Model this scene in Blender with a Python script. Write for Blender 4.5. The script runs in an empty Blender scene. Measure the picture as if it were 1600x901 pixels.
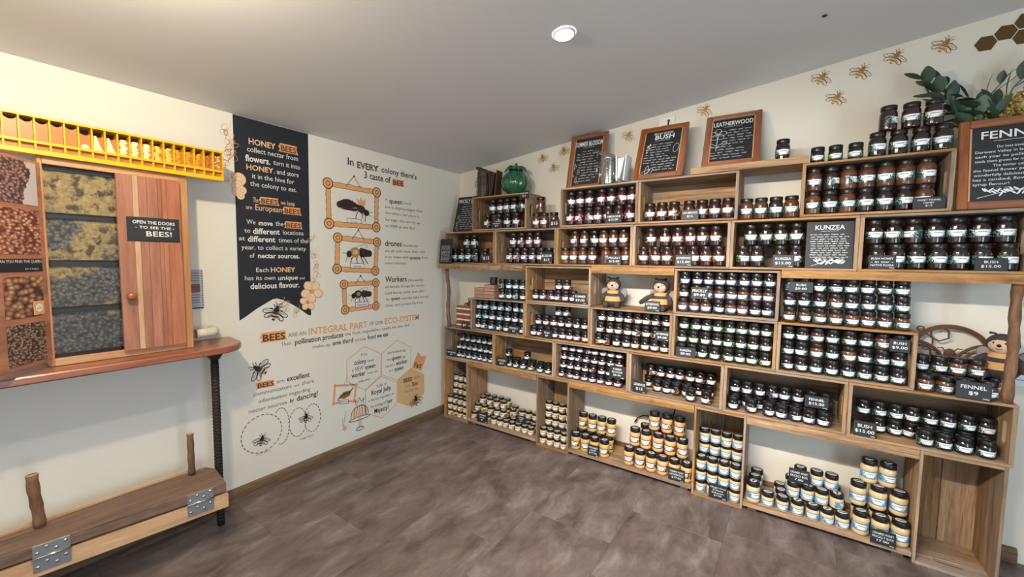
import bpy, bmesh, math, random
from mathutils import Vector, Matrix, Euler
random.seed(7)
PI = math.pi
sc = bpy.context.scene
COL = sc.collection

# ------------------------------------------------------------------ camera, world, lights, exposure
cam_d = bpy.data.cameras.new('camera')
cam_d.sensor_width = 36.0
cam_d.lens = 633.4625 / 1600 * 36.0
cam_d.clip_start = 0.05
cam = bpy.data.objects.new('camera', cam_d)
COL.objects.link(cam)
yaw, pitch, roll = math.radians(-34.641), math.radians(-3.975), math.radians(0.616)
fwd = Vector((math.sin(yaw) * math.cos(pitch), math.cos(yaw) * math.cos(pitch), math.sin(pitch)))
rgt = Vector((math.cos(yaw), -math.sin(yaw), 0))
upv = rgt.cross(fwd)
r2 = rgt * math.cos(roll) + upv * math.sin(roll)
u2 = -rgt * math.sin(roll) + upv * math.cos(roll)
cam.matrix_world = Matrix(((r2.x, u2.x, -fwd.x, 2.911), (r2.y, u2.y, -fwd.y, -2.894), (r2.z, u2.z, -fwd.z, 1.575), (0, 0, 0, 1)))
sc.camera = cam

w = bpy.data.worlds.new('world'); sc.world = w
w.use_nodes = True
w.node_tree.nodes['Background'].inputs[0].default_value = (0.75, 0.85, 1.0, 1)
w.node_tree.nodes['Background'].inputs[1].default_value = 0.35

def area(name, loc, target, sx, sy, power, col, spread=PI, shape='RECTANGLE'):
    d = bpy.data.lights.new(name, 'AREA'); d.shape = shape; d.size = sx; d.size_y = sy
    d.energy = power; d.color = col; d.spread = spread
    o = bpy.data.objects.new(name, d); COL.objects.link(o)
    o.location = loc
    o.rotation_euler = (Vector(target) - Vector(loc)).to_track_quat('-Z', 'Y').to_euler()
    return o
# daylight through the shop windows behind the camera
area('window_daylight', (2.6, -5.40, 1.55), (2.4, 0, 1.2), 3.4, 1.9, 36, (0.66, 0.82, 1.0))
# cool daylight through the glazed door in the right-hand wall
area('door_daylight', (5.12, -2.75, 1.05), (2.4, -0.3, 0.7), 1.1, 2.0, 52, (0.60, 0.80, 1.0))
# batten tube that lights the crate wall
area('batten_light', (2.36, -2.45, 2.42), (2.35, 0.4, 0.55), 1.0, 0.05, 26, (1.0, 0.96, 0.90), math.radians(84))

sc.view_settings.view_transform = 'Standard'
sc.view_settings.look = 'None'
sc.view_settings.gamma = 1.0
sc.view_settings.use_curve_mapping = False
sc.view_settings.exposure = 0.10
# ------------------------------------------------------------------ helpers
class MB:
    def __init__(s): s.v = []; s.f = []; s.m = []; s.sm = []
    def add(s, vs, fs, mi=0, smooth=False):
        b = len(s.v); s.v += [tuple(v) for v in vs]
        for f in fs: s.f.append([b + i for i in f]); s.m.append(mi); s.sm.append(smooth)
        return s
    def box(s, c, d, mi=0, M=None):
        x, y, z = d[0] / 2, d[1] / 2, d[2] / 2
        vs = [Vector((sx * x, sy * y, sz * z)) for sx in (-1, 1) for sy in (-1, 1) for sz in (-1, 1)]
        if M: vs = [M @ v for v in vs]
        vs = [v + Vector(c) for v in vs]
        return s.add(vs, [(0, 1, 3, 2), (4, 6, 7, 5), (0, 4, 5, 1), (2, 3, 7, 6), (0, 2, 6, 4), (1, 5, 7, 3)], mi)
    def prism(s, poly, z0, z1, mi=0):
        n = len(poly)
        vs = [(p[0], p[1], z0) for p in poly] + [(p[0], p[1], z1) for p in poly]
        fs = [tuple(range(n - 1, -1, -1)), tuple(range(n, 2 * n))] + [(i, (i + 1) % n, n + (i + 1) % n, n + i) for i in range(n)]
        return s.add(vs, fs, mi)
    def lathe(s, prof, seg=20, mi=0, c=(0, 0, 0), smooth=True, M=None):
        vs = []; fs = []; rings = []
        for r, z in prof:
            if r < 1e-6: rings.append([len(vs)]); vs.append(Vector((0, 0, z)))
            else:
                rings.append(list(range(len(vs), len(vs) + seg)))
                vs += [Vector((r * math.cos(2 * PI * k / seg), r * math.sin(2 * PI * k / seg), z)) for k in range(seg)]
        for a, b in zip(rings, rings[1:]):
            for k in range(seg):
                k2 = (k + 1) % seg
                if len(a) == 1 and len(b) == 1: continue
                if len(a) == 1: fs.append((a[0], b[k2], b[k]))
                elif len(b) == 1: fs.append((a[k], a[k2], b[0]))
                else: fs.append((a[k], a[k2], b[k2], b[k]))
        if M: vs = [M @ v for v in vs]
        return s.add([v + Vector(c) for v in vs], fs, mi, smooth)
    def ball(s, c, r, mi=0, seg=16, rings=10, M=None):
        prof = [(math.sin(PI * i / rings) * 1.0, -math.cos(PI * i / rings)) for i in range(rings + 1)]
        S = Matrix.Diagonal(Vector(r)).to_4x4()
        return s.lathe(prof, seg, mi, c, True, (M.to_4x4() if M else Matrix()) @ S)
    def tube(s, pts, rad, seg=8, mi=0, smooth=True, cap=True):
        pts = [Vector(p) for p in pts]; n = len(pts)
        rad = rad if isinstance(rad, (list, tuple)) else [rad] * n
        vs = []; fs = []; pu = None
        for i, p in enumerate(pts):
            t = (pts[min(i + 1, n - 1)] - pts[max(i - 1, 0)]).normalized()
            if pu is None: u = t.orthogonal().normalized()
            else:
                u = pu - t * pu.dot(t); u = u.normalized() if u.length > 1e-6 else t.orthogonal().normalized()
            pu = u; v = t.cross(u)
            vs += [p + (u * math.cos(2 * PI * k / seg) + v * math.sin(2 * PI * k / seg)) * rad[i] for k in range(seg)]
        for i in range(n - 1):
            for k in range(seg):
                k2 = (k + 1) % seg
                fs.append((i * seg + k, i * seg + k2, (i + 1) * seg + k2, (i + 1) * seg + k))
        s.add(vs, fs, mi, smooth)
        if cap:
            b = len(s.v) - len(vs)
            s.f.append([b + k for k in range(seg - 1, -1, -1)]); s.m.append(mi); s.sm.append(False)
            s.f.append([b + (n - 1) * seg + k for k in range(seg)]); s.m.append(mi); s.sm.append(False)
        return s
    def mesh(s, name, mats):
        me = bpy.data.meshes.new(name)
        me.from_pydata(s.v, [], s.f); me.update()
        for m in (mats if isinstance(mats, (list, tuple)) else [mats]): me.materials.append(m)
        me.polygons.foreach_set('material_index', s.m); me.polygons.foreach_set('use_smooth', s.sm)
        return me
    def build(s, name, mats, parent=None, loc=None, rot=None):
        return ob(name, s.mesh(name, mats), parent, loc, rot)

def ob(name, me, parent=None, loc=None, rot=None):
    o = bpy.data.objects.new(name, me); COL.objects.link(o)
    if parent: o.parent = parent
    if loc is not None: o.location = loc
    if rot is not None: o.rotation_euler = rot
    return o
def tag(o, label=None, cat=None, group=None, kind=None):
    if label: o['label'] = label
    if cat: o['category'] = cat
    if group: o['group'] = group
    if kind: o['kind'] = kind
    return o
def thing(name, label, cat, loc=(0, 0, 0), rz=0, group=None):
    o = bpy.data.objects.new(name, None); COL.objects.link(o)
    o.location = loc; o.rotation_euler = (0, 0, rz); o.empty_display_size = 0.05
    return tag(o, label, cat, group)
def chamfer(d, b=0.002):
    bm = bmesh.new(); bmesh.ops.create_cube(bm, size=1)
    bmesh.ops.scale(bm, vec=d, verts=bm.verts)
    bmesh.ops.bevel(bm, geom=list(bm.edges), offset=b, segments=1, affect='EDGES')
    return bm
def chamfer_mesh(name, d, mat, b=0.002):
    bm = chamfer(d, b); me = bpy.data.meshes.new(name); bm.to_mesh(me); bm.free(); me.materials.append(mat); return me

# ------------------------------------------------------------------ materials
def srgb(r, g, b):
    f = lambda c: (c / 255 / 12.92) if c / 255 <= 0.04045 else ((c / 255 + 0.055) / 1.055) ** 2.4
    return (f(r), f(g), f(b), 1)
def mat(name):
    m = bpy.data.materials.new(name); m.use_nodes = True
    nt = m.node_tree; nt.nodes.clear()
    out = nt.nodes.new('ShaderNodeOutputMaterial'); b = nt.nodes.new('ShaderNodeBsdfPrincipled')
    nt.links.new(b.outputs[0], out.inputs[0])
    return m, nt, b
class NG:
    def __init__(s, nt): s.nt = nt
    def n(s, typ, **kw):
        x = s.nt.nodes.new('ShaderNode' + typ)
        for k, v in kw.items():
            if hasattr(x, k) and not k.startswith('i_'): setattr(x, k, v)
        return x
    def l(s, a, b): s.nt.links.new(a, b)
    def coord(s, kind='Object', scale=(1, 1, 1), rot=(0, 0, 0), off=None):
        t = s.n('TexCoord'); mp = s.n('Mapping'); mp.inputs['Scale'].default_value = scale; mp.inputs['Rotation'].default_value = rot
        s.l(t.outputs[kind], mp.inputs['Vector'])
        if off: s.l(off, mp.inputs['Location'])
        return mp.outputs[0]
    def noise(s, vec, scale, detail=4, rough=0.6, dist=0):
        x = s.n('TexNoise'); x.inputs['Scale'].default_value = scale; x.inputs['Detail'].default_value = detail
        x.inputs['Roughness'].default_value = rough; x.inputs['Distortion'].default_value = dist
        if vec: s.l(vec, x.inputs['Vector'])
        return x.outputs[0]
    def ramp(s, fac, stops, interp='LINEAR'):
        r = s.n('ValToRGB'); r.color_ramp.interpolation = interp
        e = r.color_ramp.elements
        while len(e) < len(stops): e.new(0.5)
        for i, (p, c) in enumerate(stops): e[i].position = p; e[i].color = c
        s.l(fac, r.inputs[0]); return r.outputs[0]
    def mix(s, fac, a, b, blend='MIX'):
        x = s.n('Mix'); x.data_type = 'RGBA'; x.blend_type = blend
        if isinstance(fac, (int, float)): x.inputs[0].default_value = fac
        else: s.l(fac, x.inputs[0])
        for i, c in ((6, a), (7, b)):
            if isinstance(c, tuple): x.inputs[i].default_value = c
            else: s.l(c, x.inputs[i])
        return x.outputs[2]
    def math(s, op, a, b=0.0):
        x = s.n('Math'); x.operation = op
        for i, c in ((0, a), (1, b)):
            if isinstance(c, (int, float)): x.inputs[i].default_value = c
            else: s.l(c, x.inputs[i])
        return x.outputs[0]
    def bump(s, h, b, strength=0.3, dist=0.002):
        x = s.n('Bump'); x.inputs['Strength'].default_value = strength; x.inputs['Distance'].default_value = dist
        s.l(h, x.inputs['Height']); s.l(x.outputs[0], b.inputs['Normal'])
def flat(name, c, rough=0.6, metal=0.0, coat=0.0, spec=0.5):
    m, nt, b = mat(name)
    b.inputs['Base Color'].default_value = c; b.inputs['Roughness'].default_value = rough
    b.inputs['Metallic'].default_value = metal; b.inputs['Coat Weight'].default_value = coat
    b.inputs['Specular IOR Level'].default_value = spec
    return m
def wood(name, cols, grain=(1.6, 26, 26), rough=0.75, vary=0.6, bump=0.35, coat=0.0, axis=None):
    """boards whose local X runs along the grain; each board takes its own tone"""
    m, nt, b = mat(name); g = NG(nt)
    oi = g.n('ObjectInfo')
    rnd = oi.outputs['Random']
    off = g.n('CombineXYZ'); g.l(g.math('MULTIPLY', rnd, 37.0), off.inputs[0]); g.l(g.math('MULTIPLY', rnd, 11.0), off.inputs[1]); g.l(g.math('MULTIPLY', rnd, 5.0), off.inputs[2])
    v = g.coord('Object', grain, axis or (0, 0, 0), off.outputs[0])
    n1 = g.noise(v, 1.6, 6, 0.65, 0.6); n2 = g.noise(v, 7.0, 4, 0.7)
    v2 = g.coord('Object', (3, 5, 5), (0, 0, 0), off.outputs[0]); n3 = g.noise(v2, 1.3, 3)
    base = g.ramp(n1, [(0.28, cols[0]), (0.5, cols[1]), (0.72, cols[2])])
    base = g.mix(g.math('MULTIPLY', g.ramp(n2, [(0.45, (0, 0, 0, 1)), (0.7, (1, 1, 1, 1))]), 0.45), base, cols[0])
    if len(cols) > 3: base = g.mix(g.math('MULTIPLY', g.ramp(n3, [(0.45, (0, 0, 0, 1)), (0.65, (1, 1, 1, 1))]), vary), base, cols[3])
    hs = g.n('HueSaturation'); g.l(base, hs.inputs['Color'])
    g.l(g.math('ADD', g.math('MULTIPLY', rnd, 0.55 * vary), 1.0 - 0.28 * vary), hs.inputs['Value'])
    wn = g.n('TexWhiteNoise'); wn.noise_dimensions = '1D'; g.l(rnd, wn.inputs['W'])
    g.l(g.math('ADD', g.math('MULTIPLY', wn.outputs[0], 0.7 * vary), 1.0 - 0.45 * vary), hs.inputs['Saturation'])
    g.l(hs.outputs[0], b.inputs['Base Color'])
    b.inputs['Roughness'].default_value = rough; b.inputs['Coat Weight'].default_value = coat; b.inputs['Coat Roughness'].default_value = 0.25
    g.bump(n1, b, bump, 0.002)
    return m
M = {}
M['crate'] = wood('crate_wood', [srgb(92, 68, 46), srgb(160, 122, 84), srgb(196, 156, 110), srgb(134, 120, 104)], vary=0.7)
M['slab'] = wood('slab_wood', [srgb(92, 60, 34), srgb(163, 121, 76), srgb(196, 154, 104), srgb(150, 112, 72)], vary=0.3, bump=0.6)
M['cedar'] = wood('cedar_wood', [srgb(134, 84, 64), srgb(172, 114, 88), srgb(190, 134, 102), srgb(150, 96, 78)], grain=(1.2, 14, 14), rough=0.4, vary=0.35, bump=0.08, coat=0.3)
M['cedar_light'] = wood('cedar_light_wood', [srgb(166, 112, 68), srgb(200, 146, 98), srgb(214, 166, 118)], grain=(1.2, 14, 14), rough=0.45, vary=0.25, bump=0.1, coat=0.2)
M['ledge'] = wood('ledge_wood', [srgb(112, 58, 36), srgb(158, 90, 58), srgb(180, 112, 76), srgb(138, 74, 48)], grain=(1.2, 14, 14), rough=0.3, vary=0.2, bump=0.05, coat=0.4)
M['mahog'] = wood('frame_wood', [srgb(98, 54, 30), srgb(140, 82, 48), srgb(166, 104, 64)], grain=(1.2, 18, 18), rough=0.4, vary=0.3, bump=0.08, coat=0.3)
M['beam'] = wood('old_beam_wood', [srgb(84, 64, 52), srgb(124, 98, 82), srgb(146, 118, 98), srgb(118, 84, 68)], vary=0.2, bump=0.7)
M['pine'] = wood('pine_wood', [srgb(178, 136, 100), srgb(208, 168, 130), srgb(220, 184, 146)], grain=(1, 9, 9), rough=0.6, vary=0.15, bump=0.08)
M['bark'] = wood('bark', [srgb(84, 58, 40), srgb(126, 92, 66), srgb(152, 116, 86), srgb(104, 78, 62)], grain=(18, 18, 4), vary=0.3, bump=0.8)
M['basebd'] = wood('baseboard_wood', [srgb(76, 56, 38), srgb(120, 92, 64), srgb(146, 116, 84), srgb(104, 88, 70)], grain=(2.5, 2.5, 30), vary=0.3)
M['ply'] = wood('brown_board', [srgb(78, 46, 30), srgb(96, 60, 40), srgb(110, 72, 50)], vary=0.1, bump=0.1)

def wall_mat(name, c1, c2):
    m, nt, b = mat(name); g = NG(nt)
    v = g.coord('Object'); n = g.noise(v, 1.1, 3); n2 = g.noise(v, 160, 2)
    g.l(g.mix(n, c1, c2), b.inputs['Base Color']); b.inputs['Roughness'].default_value = 0.75
    b.inputs['Specular IOR Level'].default_value = 0.25
    g.bump(n2, b, 0.06, 0.001); return m
M['wall'] = wall_mat('wall_paint', srgb(236, 232, 221), srgb(231, 227, 215))
M['wall_dim'] = wall_mat('dim_wall_paint', srgb(229, 221, 205), srgb(224, 216, 200))  # wall paint darkened and warmed; the back wall's light level put into the colour
M['ceil'] = wall_mat('ceiling_paint', srgb(226, 224, 221), srgb(221, 219, 216))

m, nt, b = mat('floor_tile'); g = NG(nt)
oi = g.n('ObjectInfo'); off = g.n('CombineXYZ'); rr = oi.outputs['Random']
g.l(g.math('MULTIPLY', rr, 61.0), off.inputs[0]); g.l(g.math('MULTIPLY', rr, 23.0), off.inputs[1])
v = g.coord('Object', (4.6, 2.0, 1), (0, 0, 0), off.outputs[0])
n1 = g.noise(v, 1.6, 7, 0.68, 0.4); v2 = g.coord('Object', (1, 1, 1), (0, 0, 0), off.outputs[0]); n2 = g.noise(v2, 34, 4, 0.7); n3 = g.noise(v2, 2.2, 3)
c = g.ramp(n1, [(0.30, srgb(60, 50, 47)), (0.44, srgb(98, 84, 79)), (0.55, srgb(116, 103, 99)), (0.70, srgb(148, 135, 130))])
c = g.mix(g.math('MULTIPLY', g.ramp(n3, [(0.5, (0, 0, 0, 1)), (0.7, (1, 1, 1, 1))]), 0.45), c, srgb(104, 82, 77))
c = g.mix(g.math('MULTIPLY', n2, 0.35), c, srgb(88, 78, 75))
g.l(c, b.inputs['Base Color']); b.inputs['Roughness'].default_value = 0.42; b.inputs['Specular IOR Level'].default_value = 0.4
g.bump(n2, b, 0.12, 0.001); M['tile'] = m

# honey, lids, labels
HONEY = {'dark': (30, 16, 10), 'red': (52, 20, 17), 'amber': (92, 52, 27), 'cream': (222, 190, 140), 'mustard': (206, 166, 96), 'peach': (226, 172, 116)}
for k, c in HONEY.items():
    m, nt, b = mat('honey_' + k); g = NG(nt)
    oi = g.n('ObjectInfo'); hs = g.n('HueSaturation'); hs.inputs['Color'].default_value = srgb(*c)
    lo, am = (0.7, 0.7) if k in ('dark', 'red', 'amber') else (0.92, 0.14)
    g.l(g.math('ADD', g.math('MULTIPLY', oi.outputs['Random'], am), lo), hs.inputs['Value']); g.l(hs.outputs[0], b.inputs['Base Color'])
    b.inputs['Roughness'].default_value = 0.16 if k not in ('cream', 'mustard', 'peach') else 0.28
    b.inputs['Coat Weight'].default_value = 0.7; b.inputs['Coat Roughness'].default_value = 0.03
    if k in ('dark', 'red', 'amber'):
        b.inputs['Specular IOR Level'].default_value = 0.6
    M['h_' + k] = m
m, nt, b = mat('black_lid'); g = NG(nt)
b.inputs['Base Color'].default_value = srgb(22, 21, 22); b.inputs['Roughness'].default_value = 0.33; M['lid'] = m
m, nt, b = mat('black_lid_sticker'); g = NG(nt)
t = g.n('TexCoord'); sp = g.n('SeparateXYZ'); g.l(t.outputs['Object'], sp.inputs[0])
X2 = g.math('DIVIDE', sp.outputs[0], 0.0235); Y2 = g.math('DIVIDE', sp.outputs[1], 0.0185)
rr_ = g.math('ADD', g.math('MULTIPLY', X2, X2), g.math('MULTIPLY', Y2, Y2))
inn = g.math('LESS_THAN', rr_, 1.0)
bar = g.math('MULTIPLY', g.math('LESS_THAN', g.math('ABSOLUTE', g.math('ADD', sp.outputs[1], 0.001)), 0.0042), g.math('LESS_THAN', g.math('ABSOLUTE', sp.outputs[0]), 0.017))
fac = g.math('MULTIPLY', inn, g.math('SUBTRACT', 1.0, bar))
g.l(g.mix(fac, srgb(22, 21, 22), srgb(196, 194, 190)), b.inputs['Base Color']); b.inputs['Roughness'].default_value = 0.35; M['lid_st'] = m

ACC = {'pale': ((150, 190, 190), (18, 20, 22)), 'cyan': ((120, 196, 226), (24, 30, 36)), 'pink': ((226, 126, 160), (36, 18, 24)), 'orange': ((236, 160, 84), (38, 24, 16)),
       'green': ((112, 190, 88), (20, 28, 18)), 'teal': ((62, 132, 118), (14, 22, 22)), 'blue': ((104, 132, 196), (20, 22, 34)), 'violet': ((96, 92, 150), (18, 18, 28)),
       'black': ((70, 72, 80), (16, 16, 18)), 'gold': ((214, 160, 84), (44, 34, 24)), 'sky': ((86, 168, 206), (24, 34, 42))}
for k, (ca, cb) in ACC.items():
    m, nt, b = mat('label_' + k); g = NG(nt)
    uv = g.n('TexCoord'); sp = g.n('SeparateXYZ'); g.l(uv.outputs['UV'], sp.inputs[0]); U, V = sp.outputs[0], sp.outputs[1]
    oi = g.n('ObjectInfo')
    nv = g.n('CombineXYZ'); g.l(g.math('MULTIPLY', U, 4.0), nv.inputs[0]); g.l(g.math('ADD', V, g.math('MULTIPLY', oi.outputs['Random'], 9.0)), nv.inputs[1])
    nz = g.noise(nv.outputs[0], 7.0, 3)
    # white winged emblem: wide at the top, ragged and narrow at the foot
    wdt = g.math('ADD', g.math('MULTIPLY', V, 0.17), 0.115)
    d = g.math('ABSOLUTE', g.math('SUBTRACT', U, 0.47))
    e = g.math('ADD', d, g.math('MULTIPLY', g.math('SUBTRACT', nz, 0.5), 0.75))
    emb = g.math('MULTIPLY', g.math('LESS_THAN', e, wdt), g.math('MULTIPLY', g.math('GREATER_THAN', V, 0.14), g.math('LESS_THAN', V, 0.86)))
    # flower blot to the right of it and sprig to the left
    vo = g.n('TexVoronoi'); g.l(nv.outputs[0], vo.inputs['Vector']); vo.inputs['Scale'].default_value = 3.2
    side = g.math('GREATER_THAN', d, 0.19)
    blot = g.math('MULTIPLY', side, g.math('LESS_THAN', vo.outputs['Distance'], 0.46 if k in ('sky', 'gold', 'cyan') else 0.36))
    c = g.mix(blot, srgb(*cb), srgb(*ca))
    if k == 'sky': c = g.mix(0.45, c, srgb(110, 170, 205))
    dots = g.n('TexVoronoi'); g.l(nv.outputs[0], dots.inputs['Vector']); dots.inputs['Scale'].default_value = 9
    c = g.mix(g.math('MULTIPLY', side, g.math('LESS_THAN', dots.outputs['Distance'], 0.16)), c, srgb(225, 228, 228))
    c = g.mix(emb, c, srgb(236, 238, 240))
    bars = g.math('MULTIPLY', emb, g.math('MULTIPLY', g.math('LESS_THAN', d, 0.12), g.math('LESS_THAN', g.math('ABSOLUTE', g.math('SUBTRACT', V, 0.62)), 0.05)))
    c = g.mix(bars, c, srgb(120, 122, 126))
    g.l(c, b.inputs['Base Color']); b.inputs['Roughness'].default_value = 0.4; b.inputs['Coat Weight'].default_value = 0.25
    M['l_' + k] = m

M['slate'] = flat('chalkboard', srgb(30, 31, 35), 0.55)
M['chalk'] = flat('chalk', srgb(226, 226, 224), 0.9)
M['ink'] = flat('black_ink', srgb(34, 31, 32), 0.6)
M['navy'] = flat('navy_print', srgb(30, 34, 45), 0.6)
M['white'] = flat('white_print', srgb(236, 234, 228), 0.6)
M['cream_ink'] = flat('cream_print', srgb(228, 186, 146), 0.6)
M['orange'] = flat('orange_print', srgb(232, 166, 112), 0.6)
M['orange2'] = flat('pale_orange_print', srgb(232, 170, 112), 0.6)
M['tan'] = flat('tan_print', srgb(222, 184, 134), 0.6)
M['brown'] = flat('brown_print', srgb(74, 44, 30), 0.6)
M['gold'] = flat('gold_foil', srgb(184, 132, 62), 0.35, 0.55)
M['goldhex'] = flat('gold_hexagon', srgb(98, 72, 36), 0.35, 0.3)
M['beebrown'] = flat('bee_brown', srgb(58, 42, 42), 0.6)
M['beetan'] = flat('bee_tan', srgb(176, 136, 84), 0.6)
M['grey_ink'] = flat('grey_ink', srgb(120, 112, 108), 0.6)
M['steel'] = flat('steel', srgb(205, 202, 196), 0.22, 1.0)
M['galv'] = flat('galvanised', srgb(150, 152, 156), 0.45, 0.7)
M['iron'] = flat('black_iron', srgb(48, 38, 34), 0.7, 0.3)
M['black'] = flat('black_plastic', srgb(20, 20, 21), 0.5)
M['pvc'] = flat('white_pvc', srgb(222, 216, 200), 0.35)
M['yellow'] = flat('yellow_plastic', srgb(238, 186, 22), 0.35, 0, 0.3)
M['paper'] = flat('white_paper', srgb(232, 232, 232), 0.7)
M['plush_dark'] = flat('dark_plush', srgb(66, 56, 54), 0.95)
M['plush_tan'] = flat('tan_plush', srgb(206, 158, 104), 0.95)
M['plush_face'] = flat('pale_plush', srgb(214, 178, 156), 0.95)
M['plush_wing'] = flat('grey_wing', srgb(150, 142, 140), 0.9)
M['kraft'] = flat('kraft_box', srgb(172, 132, 112), 0.8)
M['soap'] = flat('amber_soap', srgb(140, 76, 44), 0.4)
M['rusty'] = flat('old_tin', srgb(92, 82, 74), 0.45, 0.6)
M['leather'] = flat('bellows_leather', srgb(40, 30, 26), 0.7)
M['tag_white'] = flat('white_tag', srgb(214, 216, 214), 0.6)
m, nt, b = mat('green_glaze'); g = NG(nt); v = g.coord('Object'); n = g.noise(v, 16, 4)
g.l(g.ramp(n, [(0.3, srgb(20, 62, 40)), (0.6, srgb(44, 104, 68))]), b.inputs['Base Color']); b.inputs['Roughness'].default_value = 0.15; b.inputs['Coat Weight'].default_value = 0.8; M['glaze'] = m
m, nt, b = mat('leaf'); g = NG(nt); oi = g.n('ObjectInfo')
g.l(g.ramp(oi.outputs['Random'], [(0.0, srgb(46, 66, 48)), (0.5, srgb(62, 84, 62)), (1.0, srgb(98, 112, 96))]), b.inputs['Base Color']); b.inputs['Roughness'].default_value = 0.6; M['leaf'] = m
M['stem'] = flat('stem', srgb(110, 104, 78), 0.7)
M['blossom'] = flat('yellow_blossom', srgb(180, 146, 46), 0.9)
M['petal'] = flat('cream_petal', srgb(244, 214, 176), 0.6)
m, nt, b = mat('lamp_disc'); b.inputs['Emission Color'].default_value = (1, 0.97, 0.93, 1); b.inputs['Emission Strength'].default_value = 25; b.inputs['Base Color'].default_value = (1, 1, 1, 1); M['lamp'] = m
# photographs on the door, comb behind the glass, comb in the yellow frame
def bees_photo(name, scale, c1, c2, c3, sky=False):
    m, nt, b = mat(name); g = NG(nt)
    v = g.coord('Object', (scale, scale, scale * 1.5), (0.4, 0.3, 0.5)); vo = g.n('TexVoronoi'); g.l(v, vo.inputs['Vector']); vo.inputs['Scale'].default_value = 1
    n = g.noise(g.coord('Object'), 9, 4)
    c = g.ramp(vo.outputs['Distance'], [(0.12, c3), (0.38, c2), (0.7, c1)])
    c = g.mix(g.math('MULTIPLY', n, 0.5), c, c1)
    if sky:
        t = g.n('TexCoord'); sp = g.n('SeparateXYZ'); g.l(t.outputs['Object'], sp.inputs[0])
        dd = g.math('ADD', g.math('ABSOLUTE', g.math('ADD', sp.outputs[0], -0.025)), g.math('MULTIPLY', g.math('ADD', n, -0.5), 0.16))
        c = g.mix(g.math('GREATER_THAN', dd, 0.082), c, srgb(200, 190, 190))
    g.l(c, b.inputs['Base Color']); b.inputs['Roughness'].default_value = 0.35; return m
M['ph1'] = bees_photo('swarm_photo', 70, srgb(72, 52, 56), srgb(150, 116, 112), srgb(206, 170, 160), True)
M['ph2'] = bees_photo('bees_photo', 55, srgb(104, 58, 46), srgb(190, 132, 110), srgb(236, 200, 180))
M['ph3'] = bees_photo('bees_close_photo', 34, srgb(70, 54, 54), srgb(172, 122, 92), srgb(226, 184, 140))
M['ph4'] = bees_photo('bees_dense_photo', 80, srgb(64, 50, 46), srgb(142, 116, 102), srgb(204, 180, 164))
m, nt, b = mat('brood_comb'); g = NG(nt)
v = g.coord('Object'); vo = g.n('TexVoronoi'); g.l(g.coord('Object', (75, 75, 75)), vo.inputs['Vector']); vo.inputs['Scale'].default_value = 1
n = g.noise(v, 5.5, 5, 0.6); t = g.n('TexCoord'); sp = g.n('SeparateXYZ'); g.l(t.outputs['Object'], sp.inputs[0])
bees = g.ramp(vo.outputs['Distance'], [(0.1, srgb(150, 144, 136)), (0.45, srgb(104, 100, 98)), (0.8, srgb(58, 56, 60))])
comb = g.ramp(g.noise(v, 60, 3), [(0.3, srgb(156, 130, 86)), (0.7, srgb(200, 174, 116))])
comb = g.mix(g.ramp(g.noise(v, 26, 3), [(0.5, (0, 0, 0, 1)), (0.62, (1, 1, 1, 1))]), comb, srgb(84, 72, 58))
f = g.math('ADD', n, g.math('MULTIPLY', g.math('ADD', sp.outputs[2], -0.52), 0.36))
f = g.ramp(f, [(0.47, (0, 0, 0, 1)), (0.53, (1, 1, 1, 1))])
g.l(g.mix(f, bees, comb), b.inputs['Base Color']); b.inputs['Roughness'].default_value = 0.7; g.bump(vo.outputs['Distance'], b, 0.5, 0.004); M['brood'] = m
def clearmat(name, tint, refl=0.10):
    m, nt, b = mat(name); g = NG(nt); nt.nodes.remove(b)
    out = [x for x in nt.nodes if x.type == 'OUTPUT_MATERIAL'][0]
    tr = g.n('BsdfTransparent'); tr.inputs[0].default_value = tint; gl = g.n('BsdfGlossy'); gl.inputs['Roughness'].default_value = 0.02
    lw = g.n('LayerWeight'); lw.inputs['Blend'].default_value = 0.25
    mx = g.n('MixShader'); g.l(g.math('ADD', g.math('MULTIPLY', lw.outputs['Fresnel'], 0.8), refl * 0.3), mx.inputs[0]); g.l(tr.outputs[0], mx.inputs[1]); g.l(gl.outputs[0], mx.inputs[2]); g.l(mx.outputs[0], out.inputs[0]); return m
M['glass'] = clearmat('pane_glass', (0.95, 0.96, 0.97, 1))
M['acrylic'] = clearmat('clear_acrylic', (0.9, 0.9, 0.92, 1))
COMBC = [(150, 98, 34), (150, 98, 34), (152, 100, 36), (156, 104, 40), (160, 108, 44), (160, 110, 48)]
def combfill(name, c, c2):
    m, nt, b = mat(name); g = NG(nt); n = g.noise(g.coord('Object'), 60, 3)
    g.l(g.mix(n, srgb(*c), srgb(*c2)), b.inputs['Base Color']); b.inputs['Roughness'].default_value = 0.35; b.inputs['Coat Weight'].default_value = 0.3; return m
M['honeycell'] = combfill('honey_cell', (196, 128, 44), (166, 104, 34))
M['wax_white'] = combfill('white_wax', (250, 240, 205), (240, 220, 160))
M['wax_yellow'] = combfill('yellow_wax', (246, 216, 110), (230, 180, 60))
M['wax_orange'] = combfill('orange_wax', (236, 166, 32), (210, 130, 24))
M['wax_dark'] = combfill('dark_wax', (196, 116, 30), (160, 88, 22))

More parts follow.
